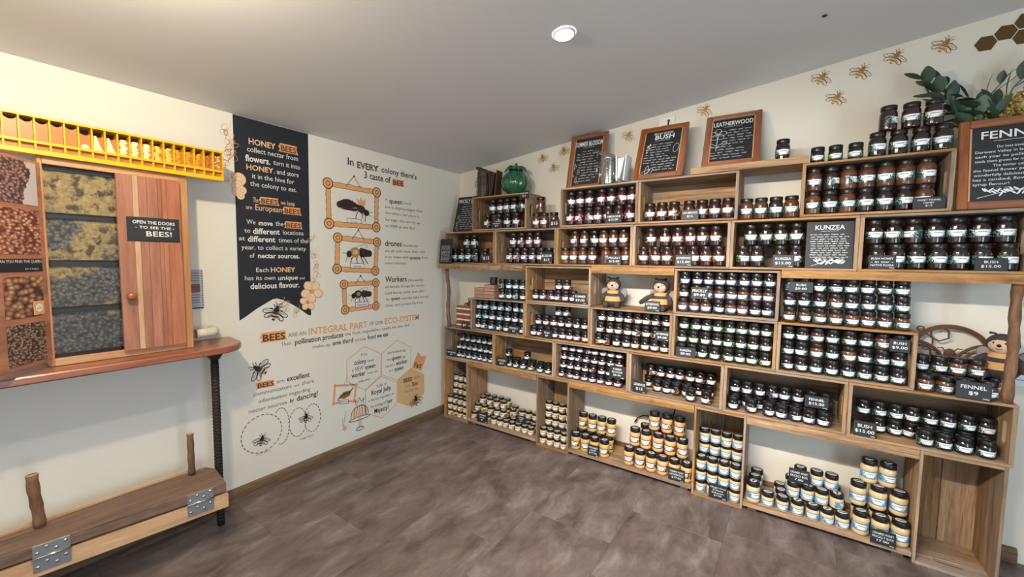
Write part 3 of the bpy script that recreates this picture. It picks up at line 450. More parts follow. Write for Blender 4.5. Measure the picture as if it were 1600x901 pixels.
JARS = [('E1', 'bottom', '', 'tall', 'pale', 'dark', 0.08, 1.8575, [0.58, 0.708, 0.804, 0.9]), ('E1', 'top', '', 'tall', 'pale', 'dark', 0.09, 1.989, [0.634, 0.717, 0.795, 0.872, 0.949]), ('G1', 'bottom', '', 'tall', 'black', 'amber', 0.09, 1.843, [1.099, 1.176, 1.268]), ('G1', 'top', '', 'tall', 'black', 'amber', 0.09, 1.9745, [1.137]), ('E2', 'bottom', '', 'tall', 'pink', 'red', 0.06, 1.8575, [1.436, 1.513, 1.591, 1.668, 1.75, 1.832, 1.911]), ('E2', 'top', '', 'tall', 'pink', 'red', 0.07, 1.989, [1.433, 1.513, 1.592, 1.69, 1.768, 1.847, 1.925]), ('E3', 'single', '', 'tall', 'orange', 'red', 0.07, 1.8575, [2.055, 2.139, 2.22, 2.315, 2.396, 2.473, 2.551]), ('G2', 'single', '', 'tall', 'teal', 'amber', 0.06, 1.843, [2.655, 2.732, 2.809, 2.886]), ('E4', 'bottom', '', 'tall', 'teal', 'amber', 0.06, 1.8575, [2.989, 3.066, 3.143, 3.22, 3.298, 3.375, 3.452]), ('E4', 'top', '', 'tall', 'teal', 'amber', 0.065, 1.989, [2.989, 3.066, 3.143, 3.22, 3.298, 3.375, 3.452]), ('T4', 'bottom', '', 'squat', 'green', 'dark', 0.06, 2.1495, [2.997, 3.078, 3.165]), ('T4', 'bottom right', '', 'tall', 'teal', 'dark', 0.07, 2.1495, [3.254, 3.338, 3.423, 3.504]), ('T4', 'top', '', 'tall', 'teal', 'red', 0.07, 2.281, [3.291, 3.38, 3.464]), ('TB', 'single', '', 'tall', 'green', 'dark', 0.1, 2.1885, [2.827]), ('D1', 'bottom', '', 'tall', 'cyan', 'dark', 0.08, 1.5505, [0.171, 0.263, 0.353, 0.44, 0.556]), ('D1', 'top', '', 'tall', 'cyan', 'dark', 0.1, 1.682, [0.315, 0.407]), ('D2', 'bottom', '', 'tall', 'pink', 'dark', 0.07, 1.5505, [0.843, 0.921, 0.999, 1.08, 1.16, 1.237]), ('D2', 'top', '', 'tall', 'pink', 'red', 0.09, 1.682, [0.865, 0.949, 1.032, 1.114]), ('D3', 'bottom', '', 'tall', 'black', 'amber', 0.05, 1.5505, [1.399, 1.476, 1.553, 1.63, 1.742, 1.819, 1.896]), ('D3', 'top', '', 'tall', 'black', 'amber', 0.09, 1.682, [1.462, 1.546, 1.628, 1.707, 1.784, 1.862]), ('D4', 'bottom', '', 'tall', 'orange', 'red', 0.05, 1.5505, [2.025, 2.11, 2.189, 2.281, 2.358, 2.435, 2.512]), ('D4', 'top', '', 'tall', 'orange', 'red', 0.08, 1.682, [2.066, 2.164, 2.248, 2.331, 2.408, 2.486]), ('D5', 'bottom', '', 'tall', 'green', 'dark', 0.05, 1.5505, [2.648, 2.726, 2.846, 2.923]), ('D5', 'top', '', 'tall', 'green', 'dark', 0.075, 1.682, [2.684, 2.766, 2.843, 2.921]), ('D6', 'bottom', '', 'tall', 'teal', 'dark', 0.05, 1.5505, [3.283, 3.36, 3.437, 3.515, 3.592, 3.669, 3.748]), ('D6', 'top', '', 'tall', 'teal', 'dark', 0.07, 1.682, [3.268, 3.345, 3.423, 3.502, 3.58, 3.66, 3.739]), ('C0', 'bottom', '', 'squat', 'cyan', 'dark', 0.06, 1.2275, [0.766, 0.846, 0.919, 0.993]), ('C0', 'top', '', 'squat', 'cyan', 'dark', 0.06, 1.316, [0.765, 0.844, 0.918, 0.992]), ('C1', 'bottom', '', 'squat', 'cyan', 'dark', 0.05, 0.9345, [0.499, 0.568, 0.657, 0.744, 0.828, 0.911, 0.991]), ('C1', 'middle', '', 'squat', 'cyan', 'dark', 0.062, 1.023, [0.499, 0.57, 0.659, 0.745, 0.829, 0.912, 0.992]), ('C1', 'top', '', 'squat', 'cyan', 'dark', 0.07400000000000001, 1.1115, [0.499, 0.571, 0.66, 0.746, 0.83, 0.913, 0.993]), ('C2', 'bottom', '', 'squat', 'pink', 'red', 0.06, 1.2435, [1.123, 1.196, 1.266, 1.336, 1.406, 1.475]), ('C2', 'top', '', 'squat', 'pink', 'red', 0.09, 1.332, [1.324, 1.397]), ('K2', 'bottom', '', 'squat', 'pink', 'dark', 0.05, 0.9345, [1.113, 1.181, 1.25, 1.318, 1.386, 1.454, 1.522, 1.591]), ('K2', 'middle', '', 'squat', 'pink', 'dark', 0.1, 1.023, [1.132, 1.205, 1.276, 1.346, 1.42, 1.495, 1.564]), ('K2', 'top', '', 'squat', 'pink', 'dark', 0.11, 1.1115, [1.321, 1.392]), ('K3', 'bottom', '', 'squat', 'orange', 'dark', 0.05, 0.9345, [1.702, 1.771, 1.846, 1.921, 1.989, 2.057, 2.125, 2.194]), ('K3', 'middle', '', 'squat', 'orange', 'dark', 0.065, 1.023, [1.709, 1.784, 1.853, 1.921, 1.989, 2.057, 2.125, 2.194]), ('K3', 'top', '', 'squat', 'orange', 'dark', 0.08, 1.1115, [1.716, 1.784, 1.853, 1.921, 1.989, 2.057, 2.125, 2.194]), ('C4', 'bottom', '', 'squat', 'blue', 'amber', 0.045, 1.2435, [2.307, 2.376, 2.448, 2.525, 2.594, 2.662, 2.73, 2.799]), ('C4', 'middle', '', 'squat', 'blue', 'amber', 0.055, 1.332, [2.307, 2.389, 2.458, 2.526, 2.594, 2.662, 2.73, 2.799]), ('C4', 'top', '', 'squat', 'blue', 'dark', 0.06, 1.4205, [2.311, 2.389, 2.458, 2.526, 2.594, 2.662, 2.73, 2.799]), ('K4', 'bottom', '', 'squat', 'green', 'dark', 0.045, 0.9345, [2.306, 2.375, 2.443, 2.515, 2.593, 2.661, 2.729, 2.798]), ('K4', 'middle', '', 'squat', 'green', 'dark', 0.06, 1.023, [2.306, 2.379, 2.455, 2.525, 2.593, 2.661, 2.729, 2.798]), ('K4', 'top', '', 'squat', 'green', 'dark', 0.075, 1.1115, [2.315, 2.388, 2.457, 2.525, 2.593, 2.661, 2.729, 2.798]), ('C5', 'bottom', '', 'squat', 'teal', 'amber', 0.05, 1.2275, [2.909, 2.981, 3.053, 3.126, 3.197, 3.266, 3.335, 3.403]), ('C5', 'middle', '', 'squat', 'teal', 'dark', 0.055, 1.316, [2.905, 2.977, 3.049, 3.122, 3.192, 3.262, 3.33, 3.399]), ('C5', 'top', '', 'squat', 'teal', 'dark', 0.06, 1.4045, [2.9, 2.972, 3.045, 3.118, 3.188, 3.257, 3.326, 3.395]), ('K5', 'bottom', '', 'squat', 'teal', 'dark', 0.045, 0.9345, [2.909, 2.978, 3.05, 3.121, 3.195, 3.266, 3.334, 3.403]), ('K5', 'middle', '', 'squat', 'teal', 'dark', 0.055, 1.023, [2.909, 2.978, 3.05, 3.121, 3.195, 3.266, 3.334, 3.403]), ('K5', 'top', '', 'squat', 'teal', 'dark', 0.065, 1.1115, [2.909, 2.978, 3.049, 3.12, 3.194, 3.266, 3.334, 3.403]), ('C6', 'bottom', 'front', 'squat', 'teal', 'amber', 0.05, 0.9205, [3.509, 3.58, 3.652, 3.732]), ('C6', 'top', '', 'squat', 'teal', 'amber', 0.12, 1.009, [3.499, 3.568, 3.636, 3.704]), ('C6', 'bottom', 'back', 'squat', 'teal', 'amber', 0.19, 0.9205, [3.712, 3.781]), ('B1', 'bottom', '', 'small', 'cyan', 'dark', 0.05, 0.627, [0.258, 0.324, 0.39, 0.457, 0.523, 0.589, 0.655]), ('B1', 'middle', '', 'small', 'cyan', 'dark', 0.1, 0.695, [0.223, 0.29, 0.357, 0.423, 0.489, 0.555, 0.621]), ('B1', 'top', '', 'small', 'cyan', 'dark', 0.15000000000000002, 0.763, [0.22, 0.293, 0.364, 0.434, 0.502, 0.57]), ('B2', 'bottom', 'front', 'small', 'green', 'dark', 0.05, 0.627, [0.869, 0.935, 1.009, 1.095, 1.182, 1.263]), ('B2', 'bottom', 'back', 'small', 'green', 'dark', 0.13, 0.627, [0.809, 0.895, 0.978, 1.059, 1.144, 1.215]), ('B2', 'top', '', 'small', 'green', 'dark', 0.12, 0.695, [0.808, 1.007]), ('B3', 'bottom', '', 'small', 'pink', 'dark', 0.05, 0.627, [1.391, 1.458, 1.524, 1.591, 1.66, 1.727, 1.795, 1.863]), ('B3', 'second', '', 'small', 'pink', 'dark', 0.068, 0.695, [1.391, 1.458, 1.524, 1.59, 1.656, 1.724, 1.792, 1.86]), ('B3', 'third', '', 'small', 'pink', 'dark', 0.086, 0.763, [1.391, 1.458, 1.524, 1.59, 1.656, 1.722, 1.789, 1.858]), ('B3', 'top', '', 'small', 'pink', 'dark', 0.104, 0.831, [1.391, 1.458, 1.524, 1.59, 1.656, 1.722, 1.789, 1.855]), ('B4', 'bottom', 'front', 'squat', 'orange', 'dark', 0.05, 0.627, [2.377, 2.475]), ('B4', 'bottom', 'middle', 'squat', 'orange', 'dark', 0.125, 0.627, [2.131, 2.199, 2.267, 2.335]), ('B4', 'bottom', 'back', 'squat', 'orange', 'dark', 0.2, 0.627, [2.052, 2.123, 2.195, 2.263, 2.331, 2.399, 2.468]), ('B4', 'top', '', 'squat', 'orange', 'dark', 0.2, 0.7155, [2.063, 2.134, 2.205, 2.273, 2.341, 2.41, 2.478]), ('B5', 'bottom', 'front', 'squat', 'violet', 'dark', 0.05, 0.627, [2.633, 2.734, 2.829, 2.897, 2.965, 3.033, 3.103]), ('B5', 'bottom', 'back', 'squat', 'violet', 'dark', 0.14, 0.627, [2.636, 2.704, 2.772, 2.841, 2.909, 2.977, 3.045, 3.113]), ('B5', 'top', '', 'squat', 'violet', 'dark', 0.14, 0.7155, [2.635, 2.703, 2.772, 2.84, 2.908, 2.976, 3.044, 3.113]), ('B6', 'bottom', 'front', 'squat', 'teal', 'dark', 0.05, 0.627, [3.525, 3.593, 3.666, 3.742]), ('B6', 'bottom', 'back', 'squat', 'teal', 'dark', 0.14, 0.627, [3.351, 3.42, 3.488, 3.556, 3.624, 3.692, 3.761]), ('B6', 'top', '', 'squat', 'teal', 'dark', 0.14, 0.7155, [3.283, 3.351, 3.42, 3.488, 3.556, 3.624, 3.692, 3.761]), ('A1', 'bottom', 'front', 'small', 'gold', 'cream', 0.05, 0.0185, [0.146, 0.212, 0.278, 0.344]), ('A1', 'second', 'front', 'small', 'gold', 'cream', 0.05, 0.0865, [0.146, 0.212, 0.278, 0.344]), ('A1', 'third', 'front', 'small', 'gold', 'cream', 0.05, 0.1545, [0.146, 0.212, 0.278, 0.344]), ('A1', 'bottom', 'back', 'small', 'gold', 'cream', 0.13, 0.0185, [0.146, 0.212, 0.278, 0.344]), ('A1', 'second', 'back', 'small', 'gold', 'cream', 0.13, 0.0865, [0.146, 0.212, 0.278, 0.344]), ('A1', 'third', 'back', 'small', 'gold', 'cream', 0.13, 0.1545, [0.146, 0.212, 0.278, 0.344]), ('A1', 'fourth', 'back', 'small', 'gold', 'cream', 0.13, 0.2225, [0.146, 0.212, 0.278, 0.344]), ('A1', 'fifth', 'back', 'small', 'gold', 'cream', 0.13, 0.2905, [0.152, 0.219, 0.286]), ('A1', 'top', 'back', 'small', 'gold', 'cream', 0.13, 0.3585, [0.152, 0.219, 0.286]), ('A2', 'bottom', 'front', 'small', 'gold', 'cream', 0.05, 0.0565, [0.458, 0.538, 0.615, 0.691, 0.762, 0.828, 0.895, 0.963, 1.031, 1.098]), ('A2', 'bottom', 'middle', 'small', 'gold', 'cream', 0.125, 0.0565, [0.453, 0.537, 0.62, 0.701, 0.78, 0.857, 0.932, 1.006, 1.078]), ('A2', 'bottom', 'back', 'small', 'gold', 'cream', 0.2, 0.0565, [0.441, 0.523, 0.604, 0.683, 0.76, 0.836, 0.91, 0.982, 1.052]), ('A2', 'second', 'front', 'small', 'gold', 'cream', 0.09, 0.1245, [0.465, 0.544, 0.622, 0.697, 0.771]), ('A2', 'second', 'middle', 'small', 'gold', 'cream', 0.165, 0.1245, [0.444, 0.524, 0.603, 0.679, 0.754, 0.828]), ('A2', 'second', 'back', 'small', 'gold', 'cream', 0.24, 0.1245, [0.449, 0.542, 0.632, 0.72, 0.806]), ('A2', 'second right', '', 'small', 'gold', 'cream', 0.2, 0.1245, [0.909, 0.975, 1.048]), ('A2', 'third', 'front', 'small', 'gold', 'cream', 0.125, 0.1925, [0.5, 0.584, 0.665, 0.745]), ('A2', 'third', 'back', 'small', 'gold', 'cream', 0.2, 0.1925, [0.496, 0.578, 0.658, 0.736]), ('A3', 'bottom', 'front', 'small', 'gold', 'cream', 0.05, 0.0185, [1.222, 1.288, 1.354, 1.42]), ('A3', 'second', 'front', 'small', 'gold', 'cream', 0.05, 0.0865, [1.222, 1.288, 1.354, 1.42]), ('A3', 'bottom', 'back', 'small', 'gold', 'cream', 0.14, 0.0185, [1.222, 1.288, 1.354, 1.42]), ('A3', 'second', 'back', 'small', 'gold', 'cream', 0.14, 0.0865, [1.222, 1.288, 1.354, 1.42]), ('A3', 'third', 'back', 'small', 'gold', 'cream', 0.14, 0.1545, [1.222, 1.288, 1.354, 1.42]), ('A3', 'fourth', 'back', 'small', 'gold', 'cream', 0.14, 0.2225, [1.222, 1.288, 1.354, 1.42]), ('A3', 'fifth', 'back', 'small', 'gold', 'cream', 0.14, 0.2905, [1.222, 1.288, 1.354, 1.42]), ('A4', 'bottom left', 'front', 'big', 'gold', 'mustard', 0.05, 0.0565, [1.527, 1.608, 1.688, 1.768]), ('A4', 'bottom left', 'back', 'big', 'gold', 'mustard', 0.145, 0.0565, [1.527, 1.608, 1.688, 1.768]), ('A4', 'upper left', '', 'big', 'gold', 'mustard', 0.15, 0.19, [1.543, 1.624, 1.704, 1.784]), ('A4', 'bottom right', 'front', 'big', 'gold', 'peach', 0.05, 0.0565, [1.964, 2.048, 2.129, 2.209, 2.289, 2.37]), ('A4', 'bottom right', 'back', 'big', 'gold', 'peach', 0.17, 0.0565, [1.966, 2.055, 2.141, 2.224, 2.305]), ('A4', 'second right', 'front', 'big', 'gold', 'peach', 0.105, 0.19, [1.988, 2.072, 2.158, 2.244, 2.327]), ('A4', 'second right', 'back', 'big', 'gold', 'peach', 0.22, 0.19, [2.031, 2.118, 2.203, 2.285]), ('A4', 'top right', '', 'big', 'gold', 'peach', 0.16, 0.3235, [2.113, 2.203, 2.293]), ('A5', 'bottom', 'front', 'squat', 'sky', 'cream', 0.05, 0.0185, [2.465, 2.533, 2.601, 2.669]), ('A5', 'second', 'front', 'squat', 'sky', 'cream', 0.05, 0.0982, [2.462, 2.532, 2.601, 2.669]), ('A5', 'third', 'front', 'squat', 'sky', 'cream', 0.05, 0.1778, [2.462, 2.53, 2.6, 2.669]), ('A5', 'bottom', 'back', 'squat', 'sky', 'cream', 0.14, 0.0185, [2.465, 2.533, 2.601, 2.669]), ('A5', 'second', 'back', 'squat', 'sky', 'cream', 0.14, 0.0982, [2.465, 2.533, 2.601, 2.669]), ('A5', 'third', 'back', 'squat', 'sky', 'cream', 0.14, 0.1778, [2.463, 2.531, 2.6, 2.668]), ('A5', 'fourth', 'back', 'squat', 'sky', 'cream', 0.14, 0.2574, [2.462, 2.53, 2.598, 2.666]), ('A5', 'fifth', 'back', 'squat', 'sky', 'cream', 0.14, 0.3371, [2.462, 2.53, 2.598, 2.666]), ('A6', 'bottom left', 'front', 'big', 'sky', 'cream', 0.05, 0.0565, [2.77]), ('A6', 'bottom left', 'middle', 'big', 'sky', 'cream', 0.14, 0.0565, [2.773]), ('A6', 'bottom left', 'back', 'big', 'sky', 'cream', 0.23, 0.0565, [2.779]), ('A6', 'bottom', 'front', 'squat', 'sky', 'cream', 0.05, 0.0565, [2.85, 2.927, 3.003, 3.078, 3.146, 3.215]), ('A6', 'bottom', 'middle', 'squat', 'sky', 'cream', 0.13, 0.0565, [2.919, 2.996, 3.07, 3.138, 3.206]), ('A6', 'bottom', 'back', 'squat', 'sky', 'cream', 0.21, 0.0565, [2.91, 2.986, 3.062, 3.136, 3.208]), ('A6', 'second', 'front', 'squat', 'sky', 'cream', 0.09, 0.145, [2.978, 3.049, 3.118, 3.189]), ('A6', 'second', 'back', 'squat', 'sky', 'cream', 0.17, 0.145, [2.968, 3.041, 3.111, 3.179]), ('A6', 'third', '', 'squat', 'sky', 'cream', 0.13, 0.2335, [3.01, 3.091, 3.163]), ('A6', 'bottom right', 'front', 'big', 'sky', 'cream', 0.05, 0.0565, [3.295, 3.378, 3.46]), ('A6', 'bottom right', 'back', 'big', 'sky', 'cream', 0.15, 0.0565, [3.297, 3.379, 3.46]), ('A6', 'second right', '', 'big', 'sky', 'cream', 0.12, 0.19, [3.284, 3.372, 3.458]), ('A6', 'third right', '', 'big', 'sky', 'cream', 0.15, 0.3235, [3.328, 3.41])]
SIGNS = [('E1t', 0.984, 1.077, 2.09, 2.152, -0.01, ['PRICKLY BOX', '$15']), ('E1b', 0.681, 0.795, 1.869, 1.928, 0.03, ['PRICKLY', '$15']), ('G1', 1.257, 1.342, 1.851, 1.918, 0.03, ['$15']), ('E2', 1.748, 1.87, 1.86, 1.93, 0.01, ['SUMMER BLOSSOM', '$15.00']), ('E3', 2.281, 2.388, 1.866, 1.931, 0.02, ['LEATHERWOOD', '$15']), ('E4', 3.4, 3.519, 1.857, 1.916, 0.02, ['SWEET FENNEL', 'HONEY', '$15']), ('D1b', 0.573, 0.67, 1.558, 1.639, 0.03, ['$15']), ('D2', 1.201, 1.301, 1.554, 1.664, 0.03, ['BLOSSOM', '$15']), ('D3', 1.77, 1.878, 1.547, 1.623, 0.0, ['PRICKLY', '$15.00']), ('D4', 2.252, 2.357, 1.551, 1.628, 0.0, ['LEATHERWOOD', '$15.00']), ('D5', 2.808, 2.915, 1.552, 1.628, 0.0, ['KUNZEA', '$15.00']), ('D6l', 3.245, 3.355, 1.553, 1.628, 0.0, ['BUSH HONEY', '- in our -', 'NATIVE FLORA']), ('D6r', 3.634, 3.742, 1.558, 1.619, 0.0, ['BUSH', '$15.00']), ('C2', 1.503, 1.612, 1.247, 1.333, 0.02, ['SUMMER', '$9.00']), ('C3', 2.056, 2.161, 1.23, 1.303, 0.02, ['LEATHERWOOD', '$9.00']), ('K1', 0.875, 0.991, 0.945, 1.018, 0.02, ['PRICKLY', '$9']), ('K2', 1.213, 1.316, 0.932, 1.002, 0.01, ['BUSH', '$9']), ('K3', 2.135, 2.231, 1.024, 1.094, 0.02, ['LEATHERWOOD', '$9.00']), ('C4', 2.359, 2.464, 1.334, 1.413, 0.01, ['PRICKLY', '$9.00']), ('K4', 2.279, 2.405, 0.929, 0.997, 0.0, ['KUNZEA', '$9.00']), ('C5', 2.899, 3.014, 1.414, 1.477, 0.01, ['BUSH', '$9.00']), ('K5', 3.355, 3.437, 1.118, 1.186, 0.01, ['BUSH', '$9.00']), ('C6', 3.607, 3.727, 0.936, 1.021, -0.01, ['FENNEL', '$9']), ('G0', 0.325, 0.406, 0.929, 0.994, 0.04, ['$7']), ('B1', 0.122, 0.271, 0.65, 0.711, 0.0, ['LEATHERWOOD', '$15']), ('B2', 0.748, 0.865, 0.64, 0.716, 0.02, ['KUNZEA', '$15']), ('B3', 1.803, 1.924, 0.695, 0.789, 0.01, ['SUMMER', 'BLOSSOM', '$5.00']), ('B4', 1.991, 2.087, 0.634, 0.722, 0.03, ['LEATHERWOOD', '$15']), ('B5', 3.008, 3.123, 0.693, 0.764, 0.03, ['FENNEL', '$15.00']), ('B6', 3.231, 3.327, 0.642, 0.726, 0.02, ['BUSH', '$15.00']), ('A2l', 0.523, 0.65, 0.06, 0.152, 0.02, ['CREAMED', 'HONEY', '$7']), ('A2r', 0.931, 1.033, 0.166, 0.232, 0.03, ['CREAMED', 'HONEY', '$7']), ('A3', 1.303, 1.414, 0.11, 0.189, 0.02, ['CREAMED', '$7']), ('A4l', 1.651, 1.742, 0.058, 0.143, 0.02, ['CREAMED', 'HONEY', '$17.00']), ('A4r', 2.262, 2.369, 0.058, 0.144, 0.0, ['CREAMED HONEY', 'LEATHERWOOD', '$17.00']), ('A5', 2.522, 2.63, 0.028, 0.127, 0.0, ['Ginger Root', '& Honey', 'Infusion', '$7.00']), ('A6t', 2.952, 3.055, 0.248, 0.335, 0.05, ['CREAMED HONEY', 'PRICKLY BOX', '7.00']), ('A6b', 3.331, 3.435, 0.076, 0.155, -0.02, ['CREAMED HONEY', 'PRICKLY BOX', '17.00'])]
# ------------------------------------------------------------------ the room
X1, Y0, Y1 = 5.2, -5.5, 0.33
cz = lambda x: 2.465 + 0.1075 * x
def structure(o, label=None): return tag(o, label, kind='structure')
fl = MB().box((X1 / 2, (Y0 + Y1) / 2, -0.06), (X1 + 0.2, Y1 - Y0 + 0.2, 0.1)).build('floor', flat('floor_bed', srgb(60, 48, 44), 0.9)); structure(fl)
tmesh = {}
def tile(x0, x1, y0, y1):
    x0, x1, y0, y1 = max(x0, 0), min(x1, X1), max(y0, Y0), min(y1, Y1)
    if x1 - x0 < 0.02 or y1 - y0 < 0.02: return
    k = (round(x1 - x0, 3), round(y1 - y0, 3))
    if k not in tmesh: tmesh[k] = chamfer_mesh('tile', (k[0] - 0.0005, k[1] - 0.0005, 0.0095), M['tile'], 0.0007)
    ob('tile', tmesh[k], fl, ((x0 + x1) / 2, (y0 + y1) / 2, -0.0052))
OFFY = [-1.85, -1.84, -1.528, -1.17, -0.15, -0.42, -0.3, -0.1, -0.5, -0.2, -0.35]
for i in range(-1, 10):
    x = 0.085 + 0.515 * i; oy = OFFY[i + 1]
    for j in range(-12, 6):
        y = oy + 0.64 * j
        if y > Y1 or y + 0.64 < Y0: continue
        tile(x, x + 0.515, y, y + 0.64)
wl = MB().box((-0.05, (Y0 + Y1) / 2, 1.25), (0.1, Y1 - Y0 + 0.2, 2.5)).build('wall_left', M['wall']); structure(wl)
wb = MB(); wb.add([(0, Y1, -0.01), (X1, Y1, -0.01), (X1, Y1, cz(X1)), (0, Y1, cz(0)), (0, Y1 + .1, -0.01), (X1, Y1 + .1, -0.01), (X1, Y1 + .1, cz(X1)), (0, Y1 + .1, cz(0))],
       [(0, 1, 2, 3), (5, 4, 7, 6), (0, 4, 5, 1), (1, 5, 6, 2), (2, 6, 7, 3), (3, 7, 4, 0)])
wb = wb.build('wall_back', M['wall_dim']); structure(wb)
wr = MB().box((X1 + .05, -4.5, 1.5), (.1, 2.2, 3.1)).box((X1 + .05, -.87, 1.5), (.1, 2.6, 3.1)).box((X1 + .05, -2.785, 2.6), (.1, 1.23, .9))
structure(wr.build('wall_right', M['wall']))
dj = MB().box((X1 + .03, -3.37, 1.07), (.08, .06, 2.13)).box((X1 + .03, -2.20, 1.07), (.08, .06, 2.13)).box((X1 + .03, -2.785, 2.12), (.08, 1.11, .06))
structure(dj.build('door_1', M['white']))
# the window wall behind the camera: a wide opening with a frame
wf = MB(); ZT = 3.1
wf.box((0.45, Y0 - .05, 1.5), (0.9, .1, ZT)).box((4.75, Y0 - .05, 1.5), (0.9, .1, ZT)).box((2.6, Y0 - .05, 0.3), (3.4, .1, 0.6)).box((2.6, Y0 - .05, 2.8), (3.4, .1, 0.6))
structure(wf.build('wall_front', M['wall']))
wn = MB()
for x in (0.92, 2.6, 4.28): wn.box((x, Y0 - .06, 1.55), (0.04, .05, 1.9))
for z in (0.62, 2.48): wn.box((2.6, Y0 - .06, z), (3.36, .05, 0.04))
structure(wn.build('window_1', M['white']))
ce = MB(); ce.add([(-.1, Y0 - .1, cz(-.1)), (X1 + .1, Y0 - .1, cz(X1 + .1)), (X1 + .1, Y1 + .1, cz(X1 + .1)), (-.1, Y1 + .1, cz(-.1)),
                   (-.1, Y0 - .1, cz(-.1) + .08), (X1 + .1, Y0 - .1, cz(X1 + .1) + .08), (X1 + .1, Y1 + .1, cz(X1 + .1) + .08), (-.1, Y1 + .1, cz(-.1) + .08)],
                  [(3, 2, 1, 0), (4, 5, 6, 7), (0, 1, 5, 4), (1, 2, 6, 5), (2, 3, 7, 6), (3, 0, 4, 7)])
ceil = structure(ce.build('ceiling', M['ceil']))
bb = MB()
prof = [(0.0005, 0.0005), (0.022, 0.0005), (0.022, 0.055), (0.017, 0.074), (0.0005, 0.08)]
def base_run(name, p0, p1, inward):
    m_ = MB(); n = len(prof); d = Vector(inward)
    vs = [Vector(p0) + d * a + Vector((0, 0, z)) for a, z in prof] + [Vector(p1) + d * a + Vector((0, 0, z)) for a, z in prof]
    m_.add(vs, [tuple(range(n)), tuple(range(2 * n - 1, n - 1, -1))] + [(i, n + i, n + (i + 1) % n, (i + 1) % n) for i in range(n)])
    o = m_.build(name, M['basebd']); structure(o); return o
base_run('baseboard_left', (0, -5.4, 0), (0, 0.305, 0), (1, 0, 0))
base_run('baseboard_back', (0.0, Y1, 0), (3.96, Y1, 0), (0, -1, 0))

# ceiling downlights: bezel, glowing disc, and the lamp itself
sl = math.atan(0.1075)
def downlight(x, y, label, power, spread=125, col=(1.0, 0.95, 0.88)):
    z = cz(x)
    t = thing('ceiling_downlight', label, 'light', (x, y, z - 0.001)); t.rotation_euler = (0, -sl, 0)
    MB().lathe([(0.046, -0.010), (0.054, -0.005), (0.056, 0.0)], 28).build('bezel', M['white'], t)
    MB().lathe([(0, -0.0088), (0.0455, -0.0096)], 28).build('diffuser', M['lamp'], t)
    d = bpy.data.lights.new('lamp', 'AREA'); d.shape = 'DISK'; d.size = 0.1; d.energy = power; d.color = col; d.spread = math.radians(spread)
    o = bpy.data.objects.new('lamp', d); COL.objects.link(o); o.parent = t; o.location = (0, 0, -0.02)
downlight(1.945, -1.075, 'round glowing downlight set in the sloping grey ceiling', 9)
downlight(2.0, -2.9, 'downlight above the viewer, outside the picture', 14)
# bare warm bulb on a short pendant over the hive, above the picture's edge
t = thing('pendant_bulb', 'warm bulb on a short cord over the hive, outside the picture', 'light', (1.42, -2.70, cz(1.42) - .001))
MB().tube([(0, 0, 0), (0, 0, -.05)], .004, 8).lathe([(.03, 0), (.028, -.012), (0, -.013)], 16).lathe([(0, -.045), (.018, -.047), (.018, -.075), (0, -.077)], 16).build('holder', M['white'], t)
d = bpy.data.lights.new('bulb', 'POINT'); d.energy = 68; d.color = (1.0, .84, .58); d.shadow_soft_size = .035
o = bpy.data.objects.new('bulb', d); COL.objects.link(o); o.parent = t; o.location = (0, 0, -.125)
MB().ball((0, 0, 0), (0.012, 0.012, 0.004)).build('ceiling_hook', M['ply'], None, (2.98, -0.33, cz(2.98) - 0.003))
tag(bpy.data.objects['ceiling_hook'], 'tiny dark hook stub in the grey ceiling', 'hook')

# ------------------------------------------------------------------ mural on the left wall
LW = dict(O=(0, 0, 0), U=(0, 1, 0), V=(0, 0, 1))
bt = POLY['banner_top']; bbm = POLY['banner_bottom']
F = Flat(**LW); F.poly([(bt[0][0], 2.4635), (bbm[0][0] - 0.004, bbm[0][1])] + [tuple(p) for p in bbm[1:]] + [(bt[1][0], 2.4635)], 'navy', 0)
F.build('banner_print', wl, 'navy swallow-tailed banner printed on the wall')
F = Flat(**LW)
def flower(c, r, petals=5, k='petal', edge='orange2', a=0.3):
    for i in range(petals):
        t = a + 2 * PI * i / petals; p = (c[0] + 0.62 * r * math.cos(t), c[1] + 0.62 * r * math.sin(t))
        F.ell(p, 0.47 * r, 0.42 * r, edge, 2 + 2 * i, t, 14); F.ell(p, 0.41 * r, 0.36 * r, k, 3 + 2 * i, t, 14)
    F.ell(c, 0.14 * r, 0.14 * r, edge, 14, 0, 10)
flower(POLY['flo2'][0], 0.078, 5, a=0.9); flower(POLY['flo2'][1], 0.058, 5)
fl1 = POLY['flo']
for q_, (p, r) in enumerate(((fl1[0], 0.040), (fl1[1], 0.034), (fl1[2], 0.026), (fl1[3], 0.026), (fl1[4], 0.024))):
    F.ell(p, r, r * 1.05, 'orange2', 2 + 3 * q_); F.ell(p, r * 0.88, r * 0.92, 'petal', 3 + 3 * q_); F.ring(p, r * 0.5, r * 0.45, 0.003, 'tan', 4 + 3 * q_)
for p in POLY['flo3'] + POLY['flo4']:
    for i in range(4):
        q = (p[0] + random.uniform(-.025, .025), p[1] + random.uniform(-.03, .03)); F.ring(q, random.uniform(.012, .022), random.uniform(.010, .018), 0.0022, 'orange2', 2, random.random() * 3, 12)
    F.stroke([(p[0] - .02, p[1] - .03), (p[0] + .01, p[1]), (p[0] + .02, p[1] + .04)], 0.002, 'orange2', 2)
F.build('flower_print', wl, 'cream and orange blossoms printed along the banner edges')
STY = {'or': ('orange', .022), 'og': ('orange2', .018), 'wt': ('white', 0.0), 'ws': ('white', .02), 'wb': ('white', .012), 'cs': ('cream_ink', .008), 'bs': ('ink', .012), 'bb': ('ink', .03), 'bt': ('grey_ink', 0.0), 'pt': ('brown', .02)}
